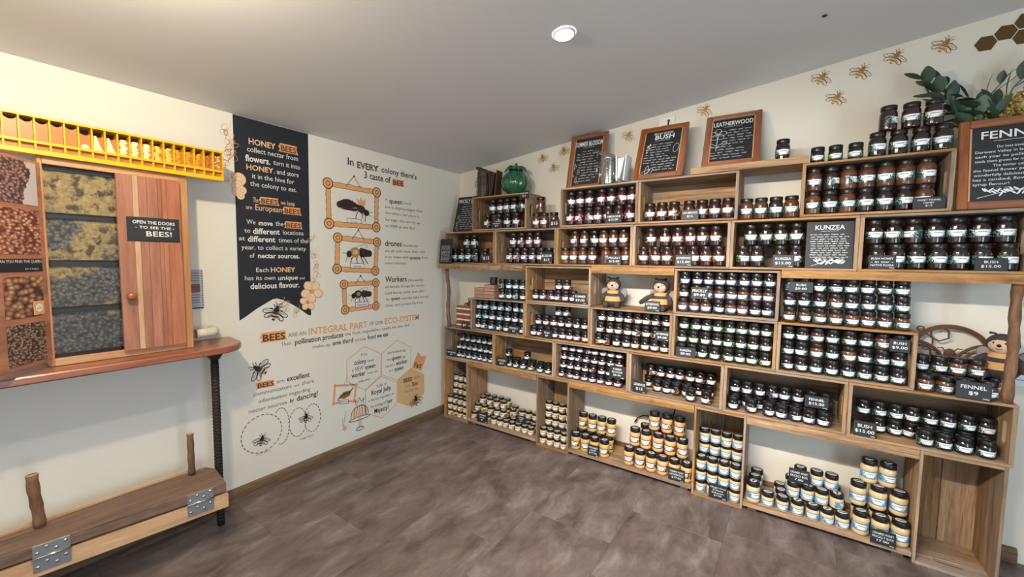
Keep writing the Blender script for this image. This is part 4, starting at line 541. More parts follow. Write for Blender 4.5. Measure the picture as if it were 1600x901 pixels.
for name, label, lines in TEXT:
    F = Flat(**LW)
    for s, st, ya, za, yb, zb, h in lines:
        k, bold = STY[st]
        if st == 'pt':
            e = h * 0.16; jag = [(ya - h * .35, za - e), (ya - h * .12, za + h * .3), (ya - h * .4, za + h * .55), (ya - h * .1, za + h * 1.2), (yb + h * .1, zb + h * 1.2), (yb + h * .05, zb + h * .5), (yb + h * .32, zb - e * 1.3), (yb, zb - e)]
            F.poly(jag, 'orange', 1)
            F.text(s, (ya, za), (yb, zb), h * .95, 'brown', bold, 3)
        else:
            F.text(s, (ya, za), (yb, zb), h, k, bold, 9 if 'tiny' in label else 2, 0.18 if st == 'wb' else 0.0)
            if st in ('or', 'bb'): F.text(s, (ya, za + h * .06), (yb, zb + h * .06), h * .86, 'petal' if st == 'or' else 'grey_ink', -0.012, 3)
    F.build(name, wl, label)
def lerp(a, b, t): return (a[0] + (b[0] - a[0]) * t, a[1] + (b[1] - a[1]) * t)
def picture(key, nail, tagk, wd=0.034, knob=0.036):
    F = Flat(**LW); q = [tuple(p) for p in POLY[key]]
    for wmul, k, ly in ((1.18, 'ink', 1), (1.0, 'orange2', 2)):
        for i in range(4):
            a, b = q[i], q[(i + 1) % 4]; n = 14
            top, bot = [], []
            d = Vector((b[0] - a[0], b[1] - a[1])).normalized(); nn = Vector((-d.y, d.x))
            for j in range(n + 1):
                p = lerp(a, b, j / n); wob = wd / 2 * wmul * (1 + 0.16 * math.sin(j * 2.3 + i)); wo2 = wd / 2 * wmul * (1 + 0.16 * math.sin(j * 3.1 + i * 2))
                top.append((p[0] + nn.x * wob, p[1] + nn.y * wob)); bot.append((p[0] - nn.x * wo2, p[1] - nn.y * wo2))
            for j in range(n): F.poly([top[j], bot[j], bot[j + 1], top[j + 1]], k, ly)
        for p in q: F.ell(p, knob * wmul, knob * wmul, k, ly + 1)
    for p in q: F.ring(p, knob * .45, knob * .45, 0.004, 'brown', 5); F.ell(p, knob * .18, knob * .18, 'tan', 5)
    if nail:
        F.ell(nail, 0.007, 0.007, 'ink', 2); F.stroke([lerp(q[0], q[1], .34), nail, lerp(q[0], q[1], .66)], 0.004, 'ink', 2)
    if tagk:
        t = [tuple(p) for p in POLY[tagk]]; F.poly(t[::-1], 'white', 6); F.stroke(t, 0.0035, 'ink', 7, True)
    F.build('frame_print', wl, 'orange picture frame printed on the wall')
picture('frame1', POLY['nail1'][0], 'tag1'); picture('frame2', POLY['nail2'][0], 'tag2', .034, .034); picture('frame3', POLY['nail2'][1], 'tag3', .032, .032)
# the three printed side-view bees
def side_bee(c, L, flip, kind):
    F = Flat(**LW); s = -1 if flip else 1
    T = lambda x, y: (c[0] + s * x * L, c[1] + y * L)
    if kind == 'queen':
        for i in range(9):
            t = i / 8; F.ell(T(-.42 + .62 * t, .03 + .05 * math.sin(t * PI)), L * .09, L * (.055 + .085 * math.sin(min(1, t + .15) * PI)), 'beebrown', 2 + (i % 2))
            if i % 2: F.ring(T(-.42 + .62 * t, .03 + .05 * math.sin(t * PI)), L * .02, L * (.05 + .07 * math.sin(min(1, t + .15) * PI)), L * .012, 'brown', 4)
        F.ell(T(.28, -.03), L * .15, L * .11, 'beebrown', 4, -.3); F.ell(T(.46, -.12), L * .09, L * .09, 'ink', 5)
        F.poly([T(-.42, -.09), T(.1, -.12), T(.25, -.02), T(-.1, -.03)], 'beebrown', 2)
        for x, y in ((.08, -.36), (.4, -.38), (.3, -.3)): F.stroke([T(.2, -.08), T(x + .03, -.2), T(x, y)], L * .022, 'ink', 3)
        F.stroke([T(.52, -.1), T(.66, -.08)], L * .012, 'ink', 3); F.stroke([T(.52, -.14), T(.62, -.22)], L * .012, 'ink', 3)
        F.poly([T(.18, .1), T(.12, .28), T(.22, .2), T(.27, .34), T(.33, .2), T(.44, .3), T(.4, .06)], 'orange', 3)
    else:
        dk = kind == 'worker'
        for i in range(5):
            t = i / 4; F.ell(T(-.12 - .33 * t, .02 - .03 * t), L * .1, L * (.165 - .05 * t), ('beebrown' if (dk or i % 2) else 'ink'), 2 + i % 2)
        F.ell(T(.14, .02), L * .19, L * .17, 'beebrown' if dk else 'beetan', 4); F.ell(T(.36, -.04), L * .1, L * .115, 'ink' if dk else 'beebrown', 5)
        F.ell(T(.12, .03), L * .1, L * .09, 'beetan' if dk else 'tan', 5)
        F.ring(T(-.12, .2), L * .26, L * .07, L * .012, 'grey_ink', 4, -s * .25)
        for x, y in ((.3, -.32), (.05, -.36), (-.36, -.36), (-.2, -.34)): F.stroke([T(x * .4, -.08), T(x * .8 + .04, -.2), T(x, y)], L * .03, 'ink', 3)
        F.stroke([T(.44, -.02), T(.6, 0)], L * .012, 'ink', 3); F.stroke([T(.42, -.1), T(.48, -.3)], L * .012, 'ink', 3)
    F.build('bee_print', wl, {'queen': 'long dark queen bee with an orange crown, printed', 'drone': 'tan-bodied drone bee, printed', 'worker': 'small dark worker bee, printed'}[kind])
side_bee(POLY['framedbee'][0], 0.275, False, 'queen'); side_bee(POLY['framedbee2'][0], 0.235, True, 'drone'); side_bee(POLY['framedbee2'][1], 0.19, True, 'worker')
for p, r, a in ((POLY['bees'][0], .088, 0.9), (POLY['bees'][1], .062, -.25), (POLY['bees'][2], .058, -.2), (POLY['bee_ban'][0], .092, -.35), (POLY['bee_hex'][0], .088, .1)):
    F = Flat(**LW); bee(F, p, r, a, layer=5); F.build('bee_print', wl, 'black and orange striped bee printed on the wall')
# hexagons, ribbon, little frame, cloche and dashed loops
F = Flat(**LW)
for k in ('hex1', 'hex2', 'hex3'): F.stroke([tuple(p) for p in POLY[k]], 0.0055, 'tan', 1, True)
F.poly([tuple(p) for p in POLY['hex4']][::-1], 'tan', 0); F.build('hexagon_print', wl, 'three outlined hexagons and one filled tan hexagon, printed')
F = Flat(**LW); F.poly([tuple(p) for p in POLY['ribbon']][::-1], 'orange', 0); F.build('ribbon_print', wl, 'orange ribbon tag printed above the tan hexagon')
F = Flat(**LW); q = [tuple(p) for p in POLY['sframe']]; F.stroke(q, .016, 'orange', 1, True)
for p in q: F.ell(p, .014, .014, 'orange', 2)
c = POLY['comb'][0]; F.poly([(c[0] - .06, c[1] - .02), (c[0] - .02, c[1] + .02), (c[0] + .05, c[1] + .02), (c[0] + .04, c[1] - .02), (c[0] - .01, c[1] - .035)], 'gold', 1); F.stroke([(c[0] - .07, c[1] - .035), (c[0] - .04, c[1]), (c[0] + .04, c[1] + .005), (c[0] + .07, c[1] + .035)], .008, 'brown', 2)
t = [tuple(p) for p in POLY['stag']]; F.poly(t[::-1], 'white', 3); F.stroke(t, .003, 'ink', 4, True); F.text('Queen cell', lerp(t[3], t[0], .35), lerp(t[2], t[1], .35), .014, 'ink', 0, 5)
F.stroke([lerp(q[0], q[1], .4), (q[0][0] + .105, q[0][1] + .055), lerp(q[0], q[1], .75)], .003, 'tan', 1)
F.build('frame_print', wl, 'small orange frame with a queen cell, printed')
F = Flat(**LW); cl = [tuple(p) for p in POLY['cloche']]; cx = (cl[0][0] + cl[1][0]) / 2; cw = (cl[1][0] - cl[0][0]) / 2; zb = (cl[0][1] + cl[1][1]) / 2; zt = cl[2][1]
dome = [(cx + cw * .95 * math.cos(t), zb + .02 + (zt - zb) * math.sin(t) ** .8) for t in [PI * i / 16 for i in range(17)]]
F.poly(dome[::-1], 'petal', 1); F.stroke(dome, .005, 'ink', 3)
for f in (-.66, -.33, 0, .33, .66): F.stroke([(cx + cw * .95 * f * math.cos(t * PI / 2 * .96) ** .6, zb + .02 + (zt - zb) * math.sin(t * PI / 2) ** .8) for t in [i / 8 for i in range(9)]], .0045, 'ink', 2)
F.ring((cx, zb), cw * 1.15, .014, .005, 'ink', 3); F.stroke([(cx - .008, zb), (cx - .008, cl[3][1] + .02)], .004, 'ink', 2); F.stroke([(cx + .01, zb), (cx + .01, cl[3][1] + .02)], .004, 'ink', 2); F.ring((cx, cl[3][1] + .01), cw * .4, .014, .005, 'ink', 3)
F.stroke([(cx - .03, zt + .03), (cx - .045, zt + .075), (cx - .02, zt + .05), (cx, zt + .085), (cx + .02, zt + .05), (cx + .045, zt + .075), (cx + .03, zt + .03)], .004, 'ink', 2)
wd_ = [tuple(p) for p in POLY['wand']]; F.stroke(wd_, .003, 'grey_ink', 2); F.stroke([(wd_[0][0] - .03, wd_[0][1] - .06), (wd_[1][0] - .005, wd_[1][1])], .003, 'grey_ink', 2); F.ell((wd_[1][0] + .01, wd_[1][1] - .02), .018, .02, 'tan', 1)
F.build('jelly_print', wl, 'striped jelly dome on a stand, printed')
F = Flat(**LW)
def dashed(c, rx, ry, n, a0=0, a1=2 * PI, ang=0):
    for i in range(n):
        t = a0 + (a1 - a0) * i / n; F.ring(c, rx, ry, .0045, 'ink', 1, ang, 2, t, t + (a1 - a0) / n * .55)
lp = [tuple(p) for p in POLY['loop']]
dashed(lp[0], .128, .128, 26); dashed((lp[0][0] + .125, lp[0][1] + .01), .055, .13, 20, -1.9, 2.3)
dashed(lp[2], .062, .105, 20); dashed(lp[3], .062, .105, 20)
F.build('dashed_loop_print', wl, 'dashed flight loops printed under the dancing text')

# ------------------------------------------------------------------ prints on the crate wall
BW = dict(O=(0, Y1, 0), U=(1, 0, 0), V=(0, 0, 1))
for i, p in enumerate(POLY['wbees']):
    F = Flat(**BW); bee(F, p, .062, -.55 if i > 2 else .2, 'gold', 'tan', 'gold'); F.build('bee_print', wb, 'gold outlined bee printed on the wall')
for k in ('hexA', 'hexB', 'hexC', 'hexD'):
    F = Flat(**BW); F.poly([tuple(p) for p in POLY[k]][::-1], 'goldhex', 0); F.build('hexagon_print', wb, 'solid gold-brown hexagon on the wall')
t = thing('wall_socket_plate', 'white square blanking plate high on the wall behind the BUSH board', 'outlet', (2.083, Y1 - .0005, 2.615))
ob('plate', chamfer_mesh('plate', (.115, .012, .075), M['white'], .003), t, (0, -.0065, 0)); ob('cover', chamfer_mesh('cover', (.075, .004, .045), M['white'], .001), t, (0, -.0147, 0))

# ------------------------------------------------------------------ crates
TS, TE, D = .013, .017, .30
cache = {}
def plank(key, d, mt):
    k = (key,) + tuple(round(x, 4) for x in d)
    if k not in cache: cache[k] = chamfer_mesh('plank', d, M[mt], .0018)
    return cache[k]
def slot_plank(L, Wd, T, mt, sl_len=.12, sl_w=.042):
    """board with a rounded hand hole through it, long in X"""
    k = ('slot', round(L, 4), Wd, T)
    if k in cache: return cache[k]
    r = sl_w / 2; inner = []
    for a in range(-90, 91, 30): inner.append((sl_len / 2 - r + r * math.cos(math.radians(a)), r * math.sin(math.radians(a))))
    for a in range(90, 271, 30): inner.append((-sl_len / 2 + r + r * math.cos(math.radians(a)), r * math.sin(math.radians(a))))
    n = len(inner); outer = []
    for (x, y) in inner:
        a = math.atan2(y / Wd, x / L) if (x or y) else 0
        s_ = 1 / max(abs(math.cos(a)), abs(math.sin(a))) / 2
        outer.append((math.cos(a) * s_ * L, math.sin(a) * s_ * Wd))
    for cx_, cy_ in ((1, 1), (-1, 1), (-1, -1), (1, -1)):
        i = min(range(n), key=lambda q: (outer[q][0] - cx_ * L / 2) ** 2 + (outer[q][1] - cy_ * Wd / 2) ** 2); outer[i] = (cx_ * L / 2, cy_ * Wd / 2)
    m_ = MB(); vs = []
    for z in (-T / 2, T / 2): vs += [(x, y, z) for x, y in outer] + [(x, y, z) for x, y in inner]
    fs = []
    for i in range(n):
        j = (i + 1) % n
        fs += [(n + i, n + j, j, i), (2 * n + i, 2 * n + j, 3 * n + j, 3 * n + i), (i, j, 2 * n + j, 2 * n + i), (n + j, n + i, 3 * n + i, 3 * n + j)]
    m_.add(vs, fs); cache[k] = m_.mesh('slotted_plank', M[mt]); return cache[k]
def crate(x0, z0, label, W=.612, H=.3035, up=False, back=True, slots=True):
    t = thing('wooden_crate', label, 'crate', (x0 + (H if up else 0), 0, z0), 0, 'weathered wooden crates stacked as shelving')
    if up: t.rotation_euler = (0, -PI / 2, 0)
    rj = lambda a: random.uniform(-a, a)
    hd = (D - .004) / 2
    for zz in (TS / 2, H - TS / 2):
        for yy in (hd / 2, D - hd / 2): ob('plank', plank('s', (W, hd, TS), 'crate'), t, (W / 2, yy + rj(.0008), zz))
    hh = H - 2 * TS - .0006
    for xx in (TE / 2, W - TE / 2):
        R = Euler((0, PI / 2, 0))
        f = ob('plank', slot_plank(hh, hd, TE, 'crate') if slots else plank('e', (hh, hd, TE), 'crate'), t, (xx, hd / 2 + rj(.0008), H / 2), R)
        ob('plank', plank('e', (hh, hd, TE), 'crate'), t, (xx, D - hd / 2, H / 2), R)
    if back:
        bh = (H - .005) / 2
        for zz in (bh / 2, H - bh / 2): ob('plank', plank('b', (W, bh, .01), 'crate'), t, (W / 2, D + .0056, zz), (PI / 2, 0, 0))
    return t
ZA, ZBr, ZCl, ZCu, ZDr, ZEr = .0008, .6135, .9195, 1.2255, 1.5355, 1.8425
P_ = .6205
crate(.0985, ZA, 'upright corner crate on the floor, filled with small gold-labelled jars', up=True)
crate(1.1745, ZA, 'second upright crate on the floor, holding small gold-labelled jars', up=True)
crate(2.4135, ZA, 'upright crate on the floor filled with sky-blue labelled jars', up=True)
crate(3.5035, ZA, 'empty upright crate on the floor at the right end', up=True)
BL = ['lying crate in the corner, second row, with black-lidded cyan jars', 'lying crate second from the corner, second row, nearly empty', 'lying crate of the second row packed with purple-pink jars', 'lying crate of the second row with two jars pulled forward', 'lying crate of the second row with the FENNEL fifteen-dollar card', 'lying crate at the right end of the second row, BUSH card']
DL = ['lying crate above the live-edge slab, beside the corner slate', 'lying crate right of the corner-slate crate, with pink-labelled jars', 'lying crate directly below the SUMMER BLOSSOM jar crate', 'lying crate with the LEATHERWOOD fifteen-dollar card', 'lying crate holding the KUNZEA slate', 'lying crate at the right end below the FENNEL board']
for i in range(6):
    crate(.098 + P_ * i, ZBr, BL[i], W=.6185); crate(.0985 + P_ * i, ZDr, DL[i], W=.6185)
crate(.440, ZCl, 'lying crate under the kraft gift boxes', W=.606)
crate(1.0485, ZCl, 'lower of two lying crates left of the plush bees', W=.596, back=False)
crate(1.0485, ZCu, 'upper half-empty lying crate left of the plush bees', W=.596)
crate(1.6465, ZCl, 'lying crate under the two plush bees', W=.603)
crate(2.2515, ZCl, 'lower lying crate with the green-labelled KUNZEA jars', W=.601)
crate(2.2525, ZCu, 'lying crate with blue-labelled jars, right of the plush bees', W=.601)
crate(2.8545, ZCl, 'lying crate left of the wooden bee sign', W=.606)
crate(.455, ZEr, 'top-row crate under the green pumpkin pot', W=.596)
crate(1.371, ZEr, 'top-row crate under the SUMMER BLOSSOM board', W=.615)
crate(1.9885, ZEr, 'top-row crate under the BUSH board', W=.623)
crate(2.930, ZEr, 'top-row crate left of the FENNEL board', W=.612)

# slabs, floor boards, posts
def slab(name, x0, x1, y0, y1, z0, z1, label, mt='slab', live=False, cat='shelf board', wob=.006):
    n = 26; m_ = MB(); pf = []; pb = []
    for i in range(n + 1):
        x = x0 + (x1 - x0) * i / n; wv = wob * (math.sin(i * 1.3 + x0 * 7) + .6 * math.sin(i * 2.9)) if live else 0
        pf.append((x - (x0 + x1) / 2, y0 + wv, (z0 + .25 * abs(wv))))
    vs = []
    for (x, y, z) in pf:
        vs += [(x, y, z - z0), (x, y - (.004 if live else 0), (z1 - z0) * .5), (x, y + (.003 if live else 0), z1 - z0), (x, y1, z1 - z0), (x, y1, 0)]
    fs = []
    for i in range(n):
        for k in range(5): fs.append((i * 5 + k, i * 5 + (k + 1) % 5, (i + 1) * 5 + (k + 1) % 5, (i + 1) * 5 + k))
    fs += [tuple(range(4, -1, -1)), tuple(n * 5 + k for k in range(5))]
    m_.add(vs, [f[::-1] for f in fs]); o = m_.build(name, M[mt], None, ((x0 + x1) / 2, 0, z0)); return tag(o, label, cat)
slab('shelf_slab', .066, 1.0455, -.046, .3, 1.487, 1.5345, 'rough live-edge timber slab on the twisted post beside the corner', live=True)
slab('shelf_slab', 1.648, 2.2495, -.002, .3, 1.484, 1.5345, 'timber slab bridging above the two plush bees', live=True, wob=.002)
slab('shelf_slab', 2.857, 3.83, -.002, .3, 1.488, 1.5345, 'long timber slab above the wooden bee sign', live=True, wob=.002)
slab('shelf_slab', .404, 1.172, -.001, .3, .566, .6125, 'timber slab above the floor bay beside the corner crate', live=True, wob=.002)
slab('shelf_slab', 1.480, 2.411, -.001, .3, .563, .6125, 'timber slab above the floor bay of tall creamed jars', live=True, wob=.002)
slab('shelf_slab', 2.719, 3.501, -.001, .3, .563, .6125, 'timber slab above the floor bay beside the empty crate', live=True, wob=.002)
slab('shelf_board', 2.33, 2.957, -.008, .26, 2.1475, 2.187, 'striped cedar board under the LEATHERWOOD board', 'slab')
for x0, x1, lb in ((.404, 1.172, 'low floor plank beside the corner crate'), (1.480, 2.411, 'low floor plank under the tall creamed jars'), (2.719, 3.501, 'low floor plank beside the empty crate')):
    t = thing('floor_shelf', lb + ', on small feet', 'shelf', ((x0 + x1) / 2, 0, 0))
    L = x1 - x0
    ob('plank', plank('s', (L, .148, .026), 'crate'), t, (0, .074, .0425)); ob('plank', plank('s', (L, .148, .026), 'crate'), t, (0, .225, .0425))
    for s_ in (-1, 1): ob('foot', plank('f', (.05, .24, .028), 'crate'), t, (s_ * (L / 2 - .05), .15, .0148))
def branch(name, p0, p1, r, label, seed, wob=.008):
    random.seed(seed); n = 14; pts = []; rr_ = []
    for i in range(n + 1):
        t_ = i / n; pts.append(Vector(p0).lerp(Vector(p1), t_) + Vector((wob * math.sin(t_ * 7 + seed), wob * math.cos(t_ * 5 + seed), 0)) * math.sin(PI * t_)); rr_.append(r * (1 + .12 * math.sin(i * 2.1 + seed)))
    base = Vector(p0); m_ = MB().tube([p - base for p in pts], rr_, 10)
    return tag(m_.build(name, M['bark'], None, base), label, 'post')
branch('branch_post', (.158, .012, .919), (.124, .012, 1.487), .018, 'thin twisted branch post under the live-edge slab', 3)
branch('branch_post', (3.789, .03, .919), (3.787, .03, 1.488), .020, 'straight bark post at the right end beside the single plush bee', 5, .004)
# ------------------------------------------------------------------ jars
random.seed(11)
JD = {  # kind: body profile, lid profile, label (r, z0, z1)
 'tall': ([(0, 0), (.033, 0), (.037, .004), (.038, .010), (.038, .084), (.0365, .092), (.032, .101), (.0305, .104), (.0305, .110)], [(.0305, .1055), (.0335, .106), (.0345, .109), (.0345, .1265), (.033, .1295), (0, .1305)], (.0384, .030, .072)),
 'squat': ([(0, 0), (.029, 0), (.0325, .0035), (.0334, .009), (.0334, .050), (.032, .057), (.029, .061), (.0285, .067)], [(.0285, .0615), (.0315, .062), (.0325, .065), (.0325, .085), (.031, .0878), (0, .0882)], (.0338, .010, .044)),
 'small': ([(0, 0), (.028, 0), (.0315, .003), (.0324, .008), (.0324, .037), (.031, .043), (.028, .047), (.0275, .052)], [(.0275, .0475), (.0305, .048), (.0312, .050), (.0312, .0650), (.030, .0671), (0, .0675)], (.0328, .008, .034)),
 'big': ([(0, 0), (.031, 0), (.036, .004), (.0392, .013), (.0392, .022), (.0378, .027), (.0378, .073), (.0392, .079), (.0392, .088), (.036, .097), (.032, .102), (.0315, .107)], [(.0315, .1035), (.0355, .104), (.0362, .107), (.0362, .129), (.0345, .1325), (0, .1332)], (.0382, .029, .071)),
}
bodym, lidm, labm = {}, {}, {}
def jar_mesh(kind, hon):
    if (kind, hon) not in bodym: bodym[(kind, hon)] = MB().lathe(JD[kind][0], 20).mesh('honey_jar', M['h_' + hon])
    return bodym[(kind, hon)]
def lid_mesh(kind, st):
    if (kind, st) not in lidm:
        # the top disc sits at z=0 of the lid's own frame so that the sticker is printed on top
        zt = JD[kind][1][-1][1]
        lidm[(kind, st)] = MB().lathe([(r, z - zt) for r, z in JD[kind][1]], 20).mesh('lid', M['lid_st' if st else 'lid'])
    return lidm[(kind, st)]
def label_mesh(kind, acc):
    if (kind, acc) not in labm:
        r, z0, z1 = JD[kind][2]; n = 16; a0, a1 = -PI / 2 - 1.75, -PI / 2 + 1.75; m_ = MB(); vs = []; uv = []
        for i in range(n + 1):
            a = a0 + (a1 - a0) * i / n
            for z in (z0, z1): vs.append((r * math.cos(a), r * math.sin(a), z)); uv.append((i / n, 0 if z == z0 else 1))
        m_.add(vs, [(2 * i, 2 * i + 2, 2 * i + 3, 2 * i + 1) for i in range(n)], 0, True)
        me = m_.mesh('label', M['l_' + acc]); ul = me.uv_layers.new(name='uv')
        for lp_ in me.loops: ul.data[lp_.index].uv = uv[lp_.vertex_index]
        labm[(kind, acc)] = me
    return labm[(kind, acc)]
PLACE = {'E1': 'crate under the green pumpkin pot', 'G1': 'beside the pumpkin-pot crate', 'E2': 'crate under the SUMMER BLOSSOM board', 'E3': 'crate under the BUSH board', 'G2': 'gap beneath the cedar board', 'E4': 'crate left of the FENNEL board',
 'T4': 'atop the crate beside FENNEL', 'TB': 'on cedar board right of LEATHERWOOD', 'D1': 'crate beside the corner slate', 'D2': 'crate right of the corner-slate crate', 'D3': 'crate below the SUMMER BLOSSOM crate', 'D4': 'crate with LEATHERWOOD fifteen-dollar card', 'D5': 'crate holding the KUNZEA slate', 'D6': 'crate below the FENNEL board',
 'C0': 'on top beside the gift boxes', 'C1': 'crate under the gift boxes', 'C2': 'half-empty crate left of plush bees', 'K2': 'lower crate left of plush bees', 'K3': 'crate under the two plush bees', 'C4': 'crate right of the plush bees', 'K4': 'crate with the KUNZEA nine-dollar card', 'C5': 'open stack left of wooden bee sign', 'K5': 'crate below that open BUSH stack', 'C6': 'before the wooden bee sign',
 'B1': 'corner crate of the second row', 'B2': 'nearly empty crate near the corner', 'B3': 'crate packed with pink-purple jars', 'B4': 'crate with two jars pulled forward', 'B5': 'crate with FENNEL fifteen-dollar card', 'B6': 'second-row crate at the right end',
 'A1': 'upright corner crate', 'A2': 'floor bay by the corner crate', 'A3': 'second upright floor crate', 'A4': 'floor bay of tall creamed jars', 'A5': 'upright crate of blue-labelled jars', 'A6': 'floor bay by the empty crate'}
ADJ = {'pale': 'Grey-green-labelled', 'cyan': 'Pale-blue-labelled', 'pink': 'Pink-labelled', 'orange': 'Orange-labelled', 'green': 'Green-labelled', 'teal': 'Teal-labelled', 'blue': 'Blue-labelled', 'violet': 'Violet-labelled', 'black': 'Black-and-white-labelled', 'gold': 'Gold-labelled', 'sky': 'Sky-blue-labelled'}
HN = {'dark': 'dark', 'red': 'red-brown', 'amber': 'amber', 'cream': 'cream', 'mustard': 'mustard', 'peach': 'peach'}
ORD = ['first', 'second', 'third', 'fourth', 'fifth', 'sixth', 'seventh', 'eighth', 'ninth', 'tenth']
NAME = {'tall': 'tall_honey_jar', 'squat': 'squat_honey_jar', 'small': 'small_honey_jar', 'big': 'tall_creamed_honey_jar'}
nj = 0
for pl_, ly, dp, kind, acc, hon, y, z, xl in JARS:
    cream = hon in ('cream', 'mustard', 'peach')
    nm = 'creamed_honey_jar' if cream and kind != 'big' else NAME[kind]
    for i, x in enumerate(xl):
        where = '' if ly == 'single' else ly + ' layer'
        bits = ['%s %s jar' % (ADJ[acc], HN[hon]), ('%s from left' % ORD[i]) if len(xl) > 1 else '', (where + (' ' + dp if dp else '')).strip(), PLACE[pl_]]
        lab = ', '.join(q for q in bits if q)
        hon2 = hon
        if hon == 'amber' and random.random() < .25: hon2 = 'dark'
        if hon == 'dark' and pl_ in ('C5', 'D6', 'K5') and random.random() < .12: hon2 = 'amber'
        if hon2 != hon: lab = lab.replace(HN[hon] + ' jar', HN[hon2] + ' jar')
        rz = random.gauss(0, .22) + .18
        if random.random() < .08: rz += random.choice((-1.1, 1.1))
        j = ob(nm, jar_mesh(kind, hon2), None, (x, y + random.uniform(-.003, .003), z + .0006), (0, 0, rz))
        tag(j, lab, 'jar', 'jars: ' + PLACE[pl_])
        ob('lid', lid_mesh(kind, cream), j, (0, 0, JD[kind][1][-1][1]), (0, 0, random.uniform(-.9, .9) if cream else 0))
        ob('label', label_mesh(kind, acc), j); nj += 1

# ------------------------------------------------------------------ chalk price cards
ZFIX = {'E1t': 2.092, 'K3': 1.0235, 'C4': 1.3325, 'C5': 1.405, 'K5': 1.112, 'B3': .6965, 'B5': .718, 'A6t': .2340, 'A2r': .1255, 'A3': .0872,
        'E1b': ZEr + .0135, 'E2': ZEr + .0135, 'E3': ZEr + .0135, 'E4': ZEr + .0135, 'G1': ZEr + .0005, 'D1b': ZDr + .0135, 'D2': ZDr + .0135, 'D3': ZDr + .0135, 'D4': ZDr + .0135, 'D5': ZDr + .0135, 'D6l': ZDr + .0135, 'D6r': ZDr + .0135,
        'C2': ZCu + .0135, 'C3': ZCu + .0005, 'K1': ZCl + .0135, 'K2': ZCl + .0135, 'K4': ZCl + .0135, 'C6': ZCl + .0005, 'G0': ZCl + .0005, 'B1': ZBr + .0135, 'B2': ZBr + .0135, 'B4': ZBr + .0135, 'B6': ZBr + .0135,
        'A2l': .0560, 'A4l': .0560, 'A4r': .0560, 'A5': .0190, 'A6b': .0560}
YFIX = {'K3': .008, 'C4': .006, 'C5': .012, 'K5': .012, 'B3': .02, 'B5': .075, 'A6t': .07, 'A2r': .06, 'A3': .07, 'E1t': -.008, 'C3': .005, 'G1': .03}
CL = {'E1t': 'hanging at the crate edge under the green pumpkin pot', 'E1b': 'inside the crate under the green pumpkin pot', 'G1': 'before the three amber jars by the pumpkin-pot crate', 'E2': 'before the jars under the SUMMER BLOSSOM board', 'E3': 'before the jars under the BUSH board', 'E4': 'in the crate left of the FENNEL board',
 'D1b': 'in the crate beside the corner slate', 'D2': 'in the pink-jar crate right of the corner', 'D3': 'in the crate below the SUMMER BLOSSOM crate', 'D4': 'before orange-labelled jars left of the KUNZEA crate', 'D5': 'left of the big KUNZEA slate', 'D6l': 'reading BUSH HONEY in our NATIVE FLORA, below FENNEL', 'D6r': 'at the far right end of the crate below FENNEL',
 'C2': 'at the right of the half-empty pink-jar crate', 'C3': 'at the feet of the right plush bee', 'K1': 'in the crate under the gift boxes', 'K2': 'in the lower crate left of the plush bees', 'K3': 'among orange-labelled jars under the plush bees', 'C4': 'among blue-labelled jars right of the plush bees', 'K4': 'before the green-labelled jars', 'C5': 'on the open jar stack left of the wooden bee sign', 'K5': 'at the right of the crate below the open stack', 'C6': 'reading FENNEL below the wooden bee sign',
 'G0': 'before the amber soap stack by the corner', 'B1': 'in the corner crate of the second row', 'B2': 'in the nearly empty crate near the corner', 'B3': 'on the packed pink-purple jars', 'B4': 'lying by the jars behind the two pulled forward', 'B5': 'reading FENNEL in the second row', 'B6': 'in the second-row crate at the right end',
 'A2l': 'at the left of the floor bay by the corner', 'A2r': 'resting on jars in the floor bay by the corner', 'A3': 'in the second upright floor crate', 'A4l': 'before the mustard-coloured tall jars', 'A4r': 'before the peach-coloured tall jars', 'A5': 'reading Ginger Root in the upright blue-jar crate', 'A6t': 'standing on blue-labelled jars in the right floor bay', 'A6b': 'at the right front of the right floor bay'}
def slate_text(F, w_, h_, lines, k='chalk'):
    n = len(lines); pad = h_ * .12; lh = (h_ - 2 * pad) / (n + .25)
    for i, s in enumerate(lines):
        hh = lh * (.62 if n > 1 else .6); z = h_ - pad - lh * (i + .85)
        wd = min(w_ * .84, hh * .78 * len(s) + .004)
        F.text(s, (-wd / 2, z), (wd / 2, z), hh, k, .004, 1)
for key, x0, x1, z0, z1, y, lines in SIGNS:
    w_, h_ = x1 - x0, z1 - z0
    w_ = min(w_, .125); h_ = min(max(h_, .06), .095)
    zb = ZFIX[key]; yy = YFIX.get(key, min(y, -.001))
    lean = -.02 if key in ('E1t',) else -.09
    t = thing('price_card', 'black chalk price card ' + CL[key], 'sign', ((x0 + x1) / 2, yy, zb), random.uniform(-.05, .05), 'chalk price cards')
    t.rotation_euler = (lean, 0, t.rotation_euler.z)
    ob('card', plank('card', (w_, .003, h_), 'slate'), t, (0, .0016, h_ / 2 + .0004))
    F = Flat(O=(0, 0, .0004), U=(1, 0, 0), V=(0, 0, 1)); slate_text(F, w_, h_, lines)
    if h_ > .07: F.text('500g', (w_ * .26, h_ * .06), (w_ * .44, h_ * .06), h_ * .08, 'chalk', 0, 1)
    F.build('lettering', t)

